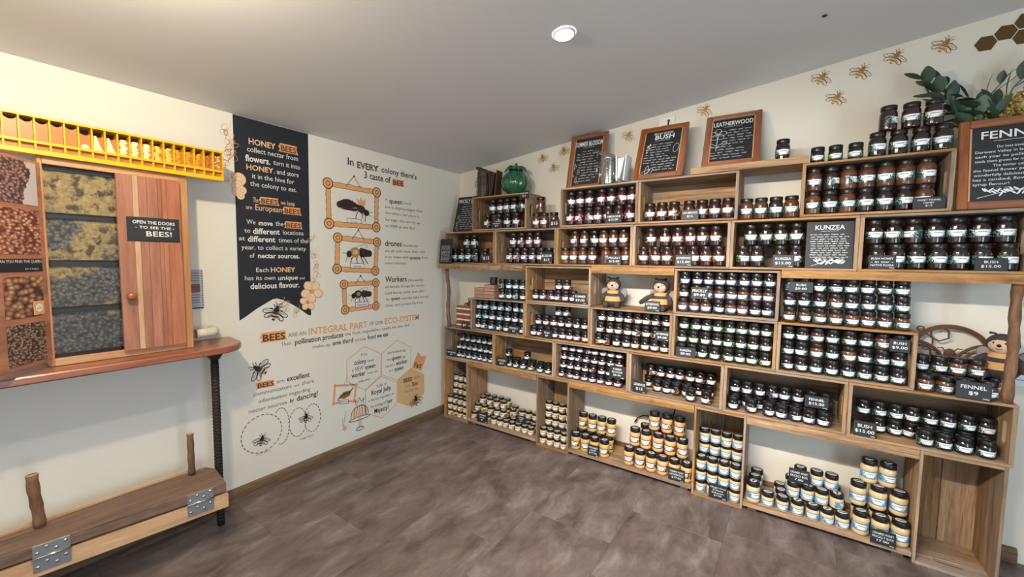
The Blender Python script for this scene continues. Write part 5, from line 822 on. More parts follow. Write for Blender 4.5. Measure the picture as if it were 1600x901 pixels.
# ------------------------------------------------------------------ framed chalk boards
def scribble(F, x0, x1, z, h, seed, wd=.0016):
    random.seed(seed); x = x0
    while x < x1 - h:
        L = random.uniform(2.2, 5.5) * h; e = min(x + L, x1); pts = []; q = x; s = 1
        while q < e: pts.append((q, z + (h * .55 if s > 0 else 0) + random.uniform(-.12, .35) * h)); q += h * random.uniform(.28, .45); s = -s
        if len(pts) > 1: F.stroke(pts, wd, 'chalk', 1)
        x = e + h * .9
def framed_board(label, bl, br, ytop, ztop, title, sub, lines, fl=.036, deco=None, plain=False, name='framed_chalkboard'):
    """bl, br: feet of the board on its shelf; leans back until its top is at ytop, ztop"""
    bl, br = Vector(bl), Vector(br); w_ = (br - bl).length; mid = (bl + br) / 2
    rz = math.atan2(br.y - bl.y, br.x - bl.x); dy, dz = ytop - mid.y, ztop - mid.z
    h_ = math.hypot(dy, dz); lean = -math.atan2(dy, dz)
    t = thing(name, label, 'chalkboard', mid + Vector((0, 0, .0010 + (.0200 if not plain else .005) * abs(math.sin(lean)))), rz, None if plain else 'framed chalkboards along the top of the crates')
    t.rotation_mode = 'XYZ'; t.rotation_euler = (lean, 0, rz)
    T = .02
    if not plain:
        for sx in (-1, 1): ob('frame_rail', chamfer_mesh('frame_rail', (h_, fl, T), M['mahog'], .004), t, (sx * (w_ / 2 - fl / 2), T / 2, h_ / 2), (PI / 2, PI / 2, 0))
        for zz in (fl / 2, h_ - fl / 2): ob('frame_rail', chamfer_mesh('frame_rail', (w_ - 2 * fl - .0006, fl, T), M['mahog'], .004), t, (0, T / 2, zz), (PI / 2, 0, 0))
        for sx in (-1, 1): ob('inner_bead', chamfer_mesh('inner_bead', (h_ - 2 * fl, .008, .006), M['cedar_light'], .001), t, (sx * (w_ / 2 - fl - .004), .0095, h_ / 2), (PI / 2, PI / 2, 0))
    else: fl = .006
    iw, ih = w_ - 2 * fl, h_ - 2 * fl; yb = .012 if not plain else 0
    ob('slate', chamfer_mesh('slate', (w_ - (2 * fl if not plain else 0), .005, h_ - (2 * fl if not plain else 0)), M['slate'], .0008), t, (0, yb + .0026, h_ / 2))
    F = Flat(O=(0, yb, 0), U=(1, 0, 0), V=(0, 0, 1))
    z = h_ - fl - ih * .16
    if title is None: title = ''
    tw, toff = (title[1], title[2]) if isinstance(title, tuple) else (.8, 0); tt = title[0] if isinstance(title, tuple) else title
    if sub: F.text(sub, (-iw * .25, h_ - fl - ih * .085), (iw * .25, h_ - fl - ih * .085), ih * .045, 'chalk', 0, 1); z -= ih * .04
    if tt: F.text(tt, (-iw * tw / 2 + toff, z), (iw * tw / 2 + toff, z), ih * .105, 'chalk', .012, 1)
    if tt: F.stroke([(-iw * .2, z - ih * .035), (iw * .2, z - ih * .03)], .0016, 'chalk', 1)
    n = len(lines); top = z - ih * .08; bot = fl + ih * (.2 if deco == 'sprig' else .06)
    for i, ln in enumerate(lines):
        zz = top - (top - bot) * (i + .8) / n; hh = (top - bot) / n * .5
        x0, x1 = ln[0] * iw - iw / 2, ln[1] * iw - iw / 2
        if len(ln) > 2: F.text(ln[2], (x0, zz), (x1, zz), hh * 1.15, 'chalk', 0, 1)
        else: scribble(F, x0, x1, zz, hh, i * 7 + len(tt))
    F.build('lettering', t)
    if deco:
        F = Flat(O=(0, yb, 0), U=(1, 0, 0), V=(0, 0, 1))
        if deco == 'flower':
            cx, cz_ = -iw * .33, fl + ih * .64
            for i in range(5):
                a = .3 + i * 1.256; F.ring((cx + .028 * math.cos(a), cz_ + .026 * math.sin(a)), .024, .02, .0022, 'chalk', 1, a, 12)
            F.stroke([(cx, cz_ - .03), (cx - .004, cz_ - .14)], .003, 'chalk', 1)
            for s_ in (-1, 1): F.ring((cx + s_ * .03, cz_ - .09), .032, .011, .002, 'chalk', 1, s_ * .6, 12)
        elif deco == 'sprig':
            zc = fl + ih * .1
            F.stroke([(-iw * .38, zc - .02), (0, zc + .012), (iw * .36, zc + .012)], .002, 'chalk', 1)
            for i in range(22):
                x = -iw * .3 + iw * .62 * i / 21; F.ell((x, zc + random.uniform(-.006, .02)), .012, .0035, 'chalk', 2, random.choice((.7, -.7, 1.0, -1.0)), 8)
            for i in range(12): F.ell((random.gauss(0, .03), zc + .02 + random.uniform(-.008, .012)), .008, .005, 'grey_ink', 1, random.random() * 3, 8)
        elif deco == 'leaf':
            for cx, cz_, a in ((-iw * .33, fl + ih * .06, .5), (-iw * .22, fl + ih * .05, 1.1), (-iw * .3, fl + ih * .1, 1.5)): F.ring((cx, cz_), .035, .012, .002, 'chalk', 1, a, 14)
            F.build('chalk_drawing', t); F = Flat(O=(0, yb, 0), U=(1, 0, 0), V=(0, 0, 1))
            F.ring((iw * .38, fl + ih * .55), .018, .036, .0018, 'chalk', 1, -.15, 16); F.build('chalk_drawing', t); F = Flat(O=(0, yb, 0), U=(1, 0, 0), V=(0, 0, 1)); F.ell((-iw * .36, fl + ih * .62), .012, .026, 'grey_ink', 1, .1)
            for i in range(10): F.ell((-iw * .36 + random.gauss(0, .008), fl + ih * .62 + random.gauss(0, .02)), .005, .004, 'chalk', 2, 0, 8)
        elif deco == 'bees':
            for i in range(9): F.ring((-iw * .38 + random.uniform(-.02, .03), fl + ih * (.06 + .05 * i)), .012, .008, .0016, 'chalk', 1, random.random() * 3, 10)
            for i in range(6): F.ell((iw * .36 + random.gauss(0, .012), fl + ih * .62 + random.gauss(0, .015)), .009, .005, 'grey_ink', 1, random.random() * 3, 8)
        F.build('chalk_drawing', t)
    return t
full = lambda n, a=.08, b=.92: [(a + random.uniform(0, .06), b - random.uniform(0, .1)) for _ in range(n)]
random.seed(3)
framed_board('wood-framed chalkboard reading SUMMER BLOSSOM behind the shiny smoker', (1.350, .118, 2.1465), (1.668, .122, 2.1465), .225, 2.600, ('SUMMER BLOSSOM', .94, 0), None, [(.3, .8), (.12, .85), (.12, .7), (.1, .75), (.25, .85), (.2, .92), (.22, .9), (.3, .92), (.35, .9), (.3, .92), (.25, .85), (.1, .7)], deco='bees')
b2 = framed_board('wood-framed chalkboard reading BUSH, tilted beside the shiny smoker', (1.945, -.012, 2.1465), (2.276, -.010, 2.1465), .165, 2.54, ('BUSH', .5, .01), 'BRUNY ISLAND', [(.25, .85), (.2, .75), (.2, .7), (.2, .72), (.08, .6), (.06, .7), (.06, .92), (.06, .9), (.3, .9), (.35, .9), (.35, .88)], deco='leaf')
MB().tube([(.02, .01, .44), (.02, .01, .472)], .006, 8).ball((.02, .01, .475), (.009, .009, .009), 0, 10, 6).build('hanging_knob', M['beebrown'], b2)
framed_board('wood-framed chalkboard reading LEATHERWOOD on the cedar board', (2.385, .026, 2.1875), (2.713, .045, 2.1875), .255, 2.567, ('LEATHERWOOD', .9, 0), None, [(.42, .92), (.36, .85), (.4, .92), (.3, .95), (.28, .9), (.25, .75), (.04, .5), (.2, .85), (.04, .8), (.04, .85), (.04, .8)], deco='flower')
framed_board('large wood-framed chalkboard reading FENNEL at the right end', (3.560, .012, 1.8425), (3.905, .012, 1.8425), .075, 2.280, ('FENNEL', .78, .01), None,
             [(.34, .8, 'Our bees travel to the'), (.08, .9, 'Derwent Valley in late March'), (.08, .92, 'each year to pollinate the'), (.08, .8, 'seeds there grown for market.'), (.3, .9, 'The nectar collected by'), (.06, .95, 'the fennel flower produces a'), (.07, .94, 'wonderfully delicious honey. It'), (.06, .8, 'has a candied, flowery'), (.06, .5, 'syrup flavour!')], fl=.038, deco='sprig')
framed_board('unframed KUNZEA chalk slate standing in a crate', (2.967, .004, ZDr + .0132), (3.180, .006, ZDr + .0132), .035, 1.812, ('KUNZEA', .66, 0), None, full(11, .06, .95), deco='sprig', plain=True, name='chalk_slate')
framed_board('chalk slate reading PRICKLY in the corner, partly behind the top crate', (.112, .105, ZDr + .3045), (.385, .105, ZDr + .3045), .20, 2.195, ('PRICKLY BOX', .92, 0), None, full(11, .25, .95), deco='bees', plain=True, name='chalk_slate')
framed_board('small chalk slate at the corner end of the live-edge slab', (.066, -.036, 1.5350), (.226, -.036, 1.5350), -.012, 1.772, None, None, full(12, .06, .95), plain=True, name='chalk_slate')

# ------------------------------------------------------------------ things on top of the crates
def pumpkin():
    t = thing('pumpkin_pot', 'glossy green ceramic pumpkin pot on the top-left crate', 'pot', (.832, .15, ZEr + .3045))
    n, rg = 60, 18; m_ = MB(); vs = []; fs = []
    def rad(u, a): return (.135 * math.sin(u * PI * .93 + .12) ** .62 * (1 - .07 * u)) * (1 - .075 * abs(math.sin(a * 7)) ** 4 * math.sin(u * PI))
    for i in range(rg + 1):
        u = i / rg
        for k in range(n):
            a = 2 * PI * k / n; r = rad(u, a); vs.append((r * math.cos(a), r * math.sin(a), .236 * u))
    for i in range(rg):
        for k in range(n): fs.append((i * n + k, i * n + (k + 1) % n, (i + 1) * n + (k + 1) % n, (i + 1) * n + k))
    fs.append(tuple(range(n - 1, -1, -1))); m_.add(vs, fs, 0, True); m_.build('pot_body', M['glaze'], t)
    l_ = MB().lathe([(.068, .232), (.07, .238), (.05, .25), (.02, .258), (0, .258)], 28)
    for k in range(6):
        a = k * PI / 3 + .3; l_.tube([(.03 * math.cos(a), .03 * math.sin(a), .256), (.06 * math.cos(a), .06 * math.sin(a), .252), (.085 * math.cos(a), .085 * math.sin(a), .238), (.10 * math.cos(a + .1), .10 * math.sin(a + .1), .212)], [.012, .014, .012, .004], 8)
    l_.build('pot_lid', M['glaze'], t)
    MB().tube([(0, 0, .256), (.002, 0, .275), (.012, .004, .292)], [.014, .011, .009], 10).build('stem_knob', M['glaze'], t)
pumpkin()
def smoker(label, loc, r, h, mt, mtb, rz, spout, old):
    t = thing('bee_smoker', label, 'smoker', loc, rz)
    MB().lathe([(0, 0), (r * .98, 0), (r, .004), (r, h * .74), (r * 1.03, h * .745), (r * 1.03, h * .77), (r, h * .775)], 28).build('canister', M[mt], t)
    c = MB().lathe([(r * 1.02, h * .772), (r * 1.02, h * .82), (r * .9, h * .87), (r * .55, h * .92), (r * .34, h * .94), (0, h * .945)], 28); c.build('lid', M[mt], t)
    s = spout; MB().tube([(s * r * .2, 0, h * .86), (s * r * .55, 0, h * .93), (s * r * 1.05, 0, h * .985), (s * r * 1.3, 0, h * 1.0)], [r * .48, r * .40, r * .27, r * .22], 14).build('spout', M[mt], t)
    g_ = MB(); n = 12
    for k in range(n):
        a = 2 * PI * k / n; g_.tube([(1.12 * r * math.cos(a), 1.12 * r * math.sin(a), .002), (1.12 * r * math.cos(a), 1.12 * r * math.sin(a), h * .66)], .0018, 5)
    for zz in (.03, h * .22, h * .44, h * .66): g_.tube([(1.12 * r * math.cos(2 * PI * k / 24), 1.12 * r * math.sin(2 * PI * k / 24), zz) for k in range(25)], .0018, 5, cap=False)
    for k in range(0, n, 3):
        a = 2 * PI * k / n; g_.tube([(r * .98 * math.cos(a), r * .98 * math.sin(a), h * .66), (1.12 * r * math.cos(a), 1.12 * r * math.sin(a), h * .66)], .0018, 5)
    tag(g_.build('heat_guard', M['rusty' if old else mt], t), 'thin wire cage around the can')
    MB().tube([(-1.02 * r, 0, h * .55), (-1.55 * r, 0, h * .58), (-1.6 * r, 0, h * .46), (-1.45 * r, 0, h * .4)], .003, 6).build('hook', M['iron' if old else mt], t)
    x = r * 1.55; bw, bh = (.11, h * (.8 if old else .74))
    for xx, tl in ((x, -.10), (x + .045, .10)):
        m_ = MB().box((0, 0, bh / 2), (.008, bw, bh)); m_.build('bellows_board', M[mtb], t, (xx + (0.006 if tl > 0 else 0), 0, .012), (0, tl if tl > 0 else tl * .3, 0))
    b_ = MB(); vs = []
    for zz, wx in ((.03, .012), (bh * .5, .035), (bh * .96, .056)):
        vs += [(x + .006, -bw * .44, zz), (x + .006, bw * .44, zz), (x + .006 + wx * .8, bw * .4, zz), (x + .006 + wx * .8, -bw * .4, zz)]
    fs = [(0, 1, 2, 3), (11, 10, 9, 8)]
    for i in range(2):
        for k in range(4): fs.append((i * 4 + k, i * 4 + (k + 1) % 4, i * 4 + 4 + (k + 1) % 4, i * 4 + 4 + k)[::-1])
    b_.add(vs, fs); b_.build('bellows', M['leather' if old else 'paper'], t)
    MB().box((r * 1.3, 0, .05), (r * .6, .03, .02)).build('bracket', M[mt], t)
smoker('shiny steel bee smoker between SUMMER BLOSSOM and BUSH boards', (1.738, .052, 2.147), .056, .245, 'steel', 'paper', 0, -1, False)
smoker('old dark tin bee smoker next to the green pumpkin pot', (.487, .13, 2.147), .060, .292, 'rusty', 'ply', .15, -1, True)

def cup(name, label, cat, loc, parts):
    t = thing(name, label, cat, loc); [b_.build(n_, M[m_], t) for n_, m_, b_ in parts]; return t
# gift boxes, soaps, tin
kx = 0
def gift(x, y, z, label, d=(.115, .085, .0285)):
    t = thing('gift_box', label, 'box', (x, y, z), random.uniform(-.05, .05), 'kraft gift boxes on the crate near the corner')
    ob('tray', plank('gt', (d[0], d[1], d[2] * .6), 'kraft'), t, (0, 0, d[2] * .3 + .0003)); ob('lid', plank('gl', (d[0] + .002, d[1] + .002, d[2] * .36), 'kraft'), t, (0, 0, d[2] * .8 + .0006))
for i in range(3): gift(.432 + .06, .10, 1.2235 + .0315 * i, 'pinkish kraft gift box, %s from the bottom of the left stack' % ORD[i])
for i in range(4): gift(.612, .10, 1.2235 + .0315 * i, 'pinkish kraft gift box, %s from the bottom of the right stack' % ORD[i])
t = thing('black_tin', 'small black tin on top of the right gift box stack', 'tin', (.635, .10, 1.2235 + .1255))
MB().lathe([(0, 0), (.034, 0), (.035, .002), (.035, .05), (.034, .052)], 24).build('tin_body', M['black'], t); MB().lathe([(.0355, .046), (.0362, .048), (.0362, .066), (.034, .068), (0, .068)], 24).build('lid', M['slate'], t)
for c_ in range(2):
    for r_ in range(4):
        t = thing('soap_bar', 'amber soap bar with a white band, %s from the bottom, %s column by the corner' % (ORD[r_], ('left', 'right')[c_]), 'soap', (.268 + .088 * c_, .07, .9200 + .0525 * r_), 0, 'wrapped amber soaps by the corner post')
        ob('bar', plank('soap', (.084, .06, .0515), 'soap'), t, (0, 0, .026)); ob('paper_band', plank('soapb', (.0845, .0605, .016), 'tag_white'), t, (0, 0, .026))
# ------------------------------------------------------------------ plush bees
def plush(label, loc, rz, s=1.0, flop=False):
    t = thing('plush_bee', label, 'toy', loc, rz, 'plush bees among the honey crates')
    prof = [(0, .0), (.052, .004), (.068, .03), (.070, .055), (.064, .085), (.052, .112), (.038, .13), (0, .138)]
    b_ = MB(); seg = 24
    # one body, striped by height
    zs = [0, .004, .03, .048, .0485, .086, .0865, .108, .1085, .130, .138]; rs = [0, .05, .067, .070, .070, .064, .064, .054, .054, .040, 0]
    b_.lathe(list(zip(rs, zs)), seg)
    for i, f in enumerate(b_.f):
        z = sum(b_.v[k][2] for k in f) / len(f); b_.m[i] = 1 if (.0485 < z < .0865 or z > .1085) else 0
    b_.build('body', [M['plush_dark'], M['plush_tan']], t)
    h = MB().ball((0, 0, .178), (.060, .052, .053), 0, 20, 12); h.build('head', M['plush_dark'], t)
    f = MB().ball((0, -.018, .172), (.049, .040, .042), 0, 20, 12); f.build('face', M['plush_face'], t)
    MB().ball((0, -.058, .173), (.009, .007, .008), 0, 10, 6).build('nose', M['black'], t)
    for sx in (-1, 1):
        MB().ball((sx * .021, -.052, .186), (.0045, .003, .0045), 0, 8, 6).build('eye', M['black'], t)
        MB().tube([(sx * .02, -.01, .225), (sx * .03, -.016, .232), (sx * .044, -.022, .232)], [.005, .005, .007], 8).build('antenna', M['plush_dark'], t)
        fl_ = .035 if flop and sx < 0 else 0
        MB().tube([(sx * .045, -.012, .112), (sx * (.072 + fl_ * .5), -.03, .09), (sx * (.082 + fl_ * 1.5), -.036, .058 - fl_ * .1), (sx * (.078 + fl_ * 2), -.038, .042 + fl_ * .1)], [.015, .018, .018, .012], 10).build('arm', M['plush_dark'], t)
        MB().tube([(sx * .03, -.035, .022), (sx * .04, -.065, .020), (sx * .044, -.088, .021)], [.02, .021, .020], 10).ball((sx * .044, -.094, .024), (.022, .014, .024), 0, 12, 8).build('leg', M['plush_dark'], t)
        MB().ball((sx * .066, .048, .10), (.034, .006, .05), 0, 12, 8, Euler((0, sx * .5, 0)).to_matrix()).build('wing', M['plush_wing'], t)
    MB().tube([(-.012, -.056, .158), (0, -.059, .154), (.012, -.056, .158)], .0012, 6).build('mouth', M['plush_dark'], t)
    t.scale = (s, s, s)
plush('plush bee sitting at the left of the open gap between crates', (1.775, .135, 1.2245), .18, .97)
plush('plush bee slumped at the right of the open gap, behind a card', (2.135, .135, 1.2245), -.12, .98, True)
plush('single plush bee sitting on jars behind the right bark post', (3.798, .168, .9205 + .0892), -.5, .97)
# ------------------------------------------------------------------ wooden bee signs
def wood_sign(label, c, r, full_=True):
    t = thing('wooden_bee_sign', label, 'sign', (c[0], c[1], c[2] - r)); t.rotation_euler = (-.06, 0, 0)
    def ring(m_, ro, ri, T, n=48, cx=0, cz_=r):
        vs = []; fs = []
        for k in range(n):
            a = 2 * PI * k / n; ca, sa = math.cos(a), math.sin(a)
            vs += [(cx + ro * ca, 0, cz_ + ro * sa), (cx + ri * ca, 0, cz_ + ri * sa), (cx + ri * ca, T, cz_ + ri * sa), (cx + ro * ca, T, cz_ + ro * sa)]
        for k in range(n):
            j = (k + 1) % n
            for i in range(4): fs.append((k * 4 + i, k * 4 + (i + 1) % 4, j * 4 + (i + 1) % 4, j * 4 + i))
        m_.add(vs, fs); return m_
    ring(MB(), r, r * .86, .012).build('rim', M['ply'], t)
    ring(MB(), .016, .011, .008, 16, -r * .72, r + r * .80).build('hanging_ring', M['ply'], t)
    for cx, cz_ in ((-.62, .42), (-.66, .02), (-.25, .66), (.62, -.1), (-.40, -.3)):
        pts = [(cx * r + .24 * r * math.cos(PI / 3 * k + .5), .006, r + cz_ * r + .24 * r * math.sin(PI / 3 * k + .5)) for k in range(7)]
        MB().tube(pts, .0045, 6).build('honeycomb_cell', M['ply'], t)
    b_ = MB().ball((0, .006, r * 1.02), (.024, .006, .03)).ball((0, .006, r * .82), (.03, .006, .035)).ball((0, .006, r * .55), (.034, .006, .06))
    for sx in (-1, 1):
        b_.tube([(sx * .012, .006, r * 1.08), (sx * .03, .006, r * 1.22), (sx * .048, .006, r * 1.2)], .003, 6)
        b_.tube([(sx * .02, .006, r * .9), (sx * .05, .006, r * 1.08), (sx * .075, .006, r * 1.12)], .004, 6)
    b_.build('bee_figure', M['ply'], t)
    for sx in (-1, 1):
        pts = [Vector((sx * .025, .006, r * .8)) + Vector((sx * .075 * (1 - math.cos(a)) * .9, 0, .05 * math.sin(a) + sx * 0 + .035 * (1 - math.cos(a)))) for a in [2 * PI * k / 16 for k in range(17)]]
        MB().tube(pts, .0075, 6).build('wing', M['ply'], t)
wood_sign('brown fretwork honeybee disc leaning on the wall at the right', (3.640, .262, 1.0855), .165)
wood_sign('brown fretwork disc mostly hidden behind the soap stack', (.284, .262, 1.060), .138)
# ------------------------------------------------------------------ greenery at the top right
random.seed(21)
t = thing('eucalyptus_spray', 'artificial gum-leaf spray with yellow wattle above the FENNEL board', 'plant', (3.612, .225, ZEr + .3045))
def leaf_mesh(L, W_, curl):
    n = 6; vs = []; fs = []
    for i in range(n + 1):
        u = i / n; wv = W_ * math.sin(PI * min(.97, u * .93 + .04)) ** .8; zc = curl * L * u * u
        vs += [(L * u, -wv / 2, zc + .12 * wv), (L * u, 0, zc), (L * u, wv / 2, zc + .12 * wv)]
    for i in range(n):
        for k in range(2): fs.append((i * 3 + k, i * 3 + k + 1, (i + 1) * 3 + k + 1, (i + 1) * 3 + k))
    m_ = MB(); m_.add(vs, fs, 0, True); return m_.mesh('leaf', M['leaf'])
LM = [leaf_mesh(.088, .060, .15), leaf_mesh(.105, .058, -.2), leaf_mesh(.15, .022, .3), leaf_mesh(.06, .04, .1)]
def px(x, z): return Vector((x - 3.60, 0, z - 2.147))
stems = MB()
def sprig(pts, leaves, lk):
    P3 = [px(a, b) + Vector((0, c, 0)) for a, b, c in pts]; stems.tube(P3, [.004 - .0025 * i / len(P3) for i in range(len(P3))], 6)
    for i in range(leaves):
        u = (i + 1) / leaves * (len(P3) - 1); k = min(int(u), len(P3) - 2); p = P3[k].lerp(P3[k + 1], u - k)
        d = (P3[k + 1] - P3[k]).normalized(); side = 1 if i % 2 else -1
        q = (d + Vector((side * .5 * d.z, random.uniform(-.5, .3), -side * .6 * d.x))).normalized()
        ob('leaf', LM[random.choice(lk)], t, p, q.to_track_quat('X', 'Z').to_euler())
sprig([(3.66, 2.20, .0), (3.60, 2.33, .0), (3.53, 2.43, -.02), (3.47, 2.50, -.04), (3.42, 2.56, -.04)], 9, [0, 1, 0])
sprig([(3.66, 2.22, .02), (3.58, 2.36, .02), (3.53, 2.46, .0), (3.50, 2.55, .0)], 7, [0, 1, 3])
sprig([(3.70, 2.20, .03), (3.66, 2.34, .03), (3.69, 2.45, .02), (3.74, 2.53, .0)], 6, [2, 2, 3])
sprig([(3.74, 2.20, .0), (3.72, 2.33, -.01), (3.75, 2.45, -.02), (3.80, 2.52, -.02)], 6, [2, 1, 0])
sprig([(3.70, 2.20, -.02), (3.62, 2.28, -.05), (3.57, 2.30, -.07)], 6, [1, 2, 0])
sprig([(3.72, 2.20, -.02), (3.66, 2.30, -.05), (3.63, 2.36, -.06)], 5, [1, 0])
sprig([(3.64, 2.22, -.03), (3.56, 2.36, -.04), (3.50, 2.44, -.05), (3.45, 2.47, -.05)], 8, [0, 1, 0])
sprig([(3.68, 2.22, .0), (3.60, 2.32, -.02), (3.54, 2.36, -.04), (3.50, 2.38, -.05)], 8, [0, 1, 1])
sprig([(3.70, 2.2, .02), (3.68, 2.36, .02), (3.64, 2.42, .0), (3.58, 2.45, .0)], 7, [3, 0, 3])
sprig([(3.72, 2.2, -.03), (3.70, 2.30, -.05), (3.68, 2.38, -.06)], 7, [0, 1, 0])
sprig([(3.78, 2.2, 0), (3.82, 2.35, 0), (3.84, 2.46, 0)], 6, [0, 1])
stems.build('stem', M['stem'], t)
bl_ = MB()
for cx, cz_, n in ((3.64, 2.30, 22), (3.70, 2.32, 20), (3.76, 2.37, 30), (3.80, 2.42, 30), (3.76, 2.31, 18), (3.82, 2.33, 24)):
    for i in range(n):
        p = px(cx + random.gauss(0, .022), cz_ + random.gauss(0, .022)) + Vector((0, -.035 + random.gauss(0, .02), 0)); bl_.ball(p, (.008, .008, .008), 0, 6, 4)
tag(bl_.build('wattle_blossom', M['blossom'], t), 'fluffy yellow wattle balls', kind='stuff')
# ------------------------------------------------------------------ odds and ends
ca = MB().tube([(1.92, .30, .285), (1.945, .303, .325), (1.985, .305, .352), (2.05, .306, .357), (2.13, .306, .352), (2.21, .308, .372), (2.222, .31, .45), (2.221, .31, .559)], .0045, 8)
ca.tube([(1.945, .303, .325), (1.93, .298, .29)], .0035, 6).tube([(2.222, .31, .45), (2.235, .31, .52)], .0035, 6)
tag(ca.build('black_cable', M['black']), 'black cable on the wall behind the peach-coloured tall jars', 'cable')
t = thing('wall_notice', 'white paper notice on the wall beyond the right bark post', 'notice', (3.925, Y1 - .002, 1.01))
ob('sheet', chamfer_mesh('sheet', (.09, .002, .125), M['paper'], .0004), t); F = Flat(O=(0, -.001, 0), U=(1, 0, 0), V=(0, 0, 1))
for i in range(3): F.stroke([(-.035, .03 - .03 * i), (.035, .03 - .03 * i)], .004, 'grey_ink', 0)
F.build('lettering', t)
# ------------------------------------------------------------------ ledge, iron post, observation hive
random.seed(5)
LZ = 1.076
pts = [(0.0005, -4.2), (.34, -4.2), (.34, -2.05)]
for i in range(1, 9):
    a = PI / 2 * i / 8; pts.append((.16 + .18 * math.cos(a), -1.998 + .165 * math.sin(a)))
pts += [(.02, -1.822), (.0005, -1.822)]
m_ = MB(); n = len(pts); vs = []
for z, ins in ((-.036, .004), (-.030, 0), (-.006, 0), (0, .004)): vs += [(max(p[0] - ins, .0005), p[1] - (ins if p[1] > -2.1 else 0), z) for p in pts]
fs = [tuple(range(n - 1, -1, -1)), tuple(3 * n + k for k in range(n))]
for r_ in range(3): fs += [(r_ * n + i, r_ * n + (i + 1) % n, (r_ + 1) * n + (i + 1) % n, (r_ + 1) * n + i) for i in range(n)]
m_.add([(y, -x, z) for x, y, z in vs], fs)   # grain runs along local X
o = m_.build('timber_ledge', M['ledge'], None, (0, 0, LZ), (0, 0, PI / 2)); tag(o, 'polished red-brown timber ledge on the left wall under the hive cabinet', 'shelf')
t = thing('iron_post', 'dark ribbed iron post holding up the ledge end', 'post', (.205, -1.976, 0))
m_ = MB(); m_.lathe([(0, .0005), (.019, .0005), (.019, .992), (0, .992)], 14)
for k in range(49): m_.lathe([(.0188, .03 + k * .0192), (.0208, .034 + k * .0192), (.0208, .040 + k * .0192), (.0188, .044 + k * .0192)], 14)
m_.build('ribbed_rod', M['iron'], t)
f_ = MB(); f_.add([(-.06, -.045, 1.0395), (.03, -.045, 1.0395), (.03, .045, 1.0395), (-.06, .045, 1.0395), (-.018, -.018,   .990), (.018, -.018,   .990), (.018, .018,   .990), (-.018, .018,   .990)], [(0, 1, 2, 3), (7, 6, 5, 4), (0, 4, 5, 1), (1, 5, 6, 2), (2, 6, 7, 3), (3, 7, 4, 0)])
f_.build('bracket', M['iron'], t)

HX, HY0, HY1, HZ = .205, -2.598, -2.070, LZ + .001
HT = 2.0035 - HZ
t = thing('observation_hive', 'cedar wall cabinet with one door open, showing bees on comb behind glass', 'cabinet', (0, 0, HZ))
def cab(name, x0, x1, y0, y1, z0, z1, mt, parent=t, along='z'):
    d = (x1 - x0, y1 - y0, z1 - z0); c = ((x0 + x1) / 2, (y0 + y1) / 2, (z0 + z1) / 2)
    if along == 'z': return ob(name, chamfer_mesh(name, (d[2], d[1], d[0]), M[mt], .0015), parent, c, (0, PI / 2, 0))
    return ob(name, chamfer_mesh(name, (d[1], d[0], d[2]), M[mt], .0015), parent, c, (0, 0, PI / 2))
cab('side_panel', .002, HX - .021, HY0, HY0 + .018, 0, HT, 'cedar_light'); cab('side_panel', .002, HX - .021, HY1 - .018, HY1, 0, HT, 'cedar_light')
cab('back_panel', .002, .012, HY0 + .019, HY1 - .019, .019, HT - .019, 'cedar_light')
cab('top_panel', .002, HX - .021, HY0 + .0185, HY1 - .0185, HT - .018, HT, 'cedar_light', along='y'); cab('base_panel', .002, HX - .021, HY0 + .0185, HY1 - .0185, 0, .018, 'cedar_light', along='y')
cab('frame_stile', HX - .02, HX, HY1 - .034, HY1, 0, HT, 'cedar_light'); cab('frame_stile', HX - .02, HX, HY0, HY0 + .014, 0, HT, 'cedar_light')
cab('frame_rail', HX - .02, HX, HY0 + .0145, HY1 - .0345, HT - .03, HT, 'cedar_light', along='y'); cab('frame_rail', HX - .02, HX, HY0 + .0145, HY1 - .0345, 0, .034, 'cedar_light', along='y')
# combs: four frames of bees one above another
zc0, zc1 = .038, HT - .034; ch = (zc1 - zc0) / 4
for i in range(4):
    z0 = zc0 + i * ch; y0, y1 = HY0 + .02, -2.345; m_ = MB(); ny, nz = 14, 12; vs = []; fs = []
    for a in range(ny + 1):
        for b_ in range(nz + 1): vs.append((HX - .042 + .006 * math.sin(a * 1.7 + i) * math.sin(b_ * 1.3 + i * 2), y0 + (y1 - y0) * a / ny, z0 + .012 + (ch - .024) * b_ / nz))
    for a in range(ny):
        for b_ in range(nz): fs.append((a * (nz + 1) + b_, (a + 1) * (nz + 1) + b_, (a + 1) * (nz + 1) + b_ + 1, a * (nz + 1) + b_ + 1))
    m_.add(vs, fs, 0, True); m_.build('brood_comb', M['brood'], t)
    cab('comb_bar', HX - .052, HX - .030, y0, y1, z0 + ch - .016, z0 + ch + .004 if i < 3 else z0 + ch, 'navy', along='y')
MB().box((HX - .0225, (HY0 + .016 - 2.335) / 2, HT / 2), (.003, -2.345 - HY0 - .016, HT - .064)).build('glass_pane', M['glass'], t)
# closed right door with knob and sign
dr = ob('door', chamfer_mesh('door', (HT - .064, .246, .018), M['cedar'], .002), t, (HX + .0098, -2.232, HT / 2), (0, PI / 2, 0))
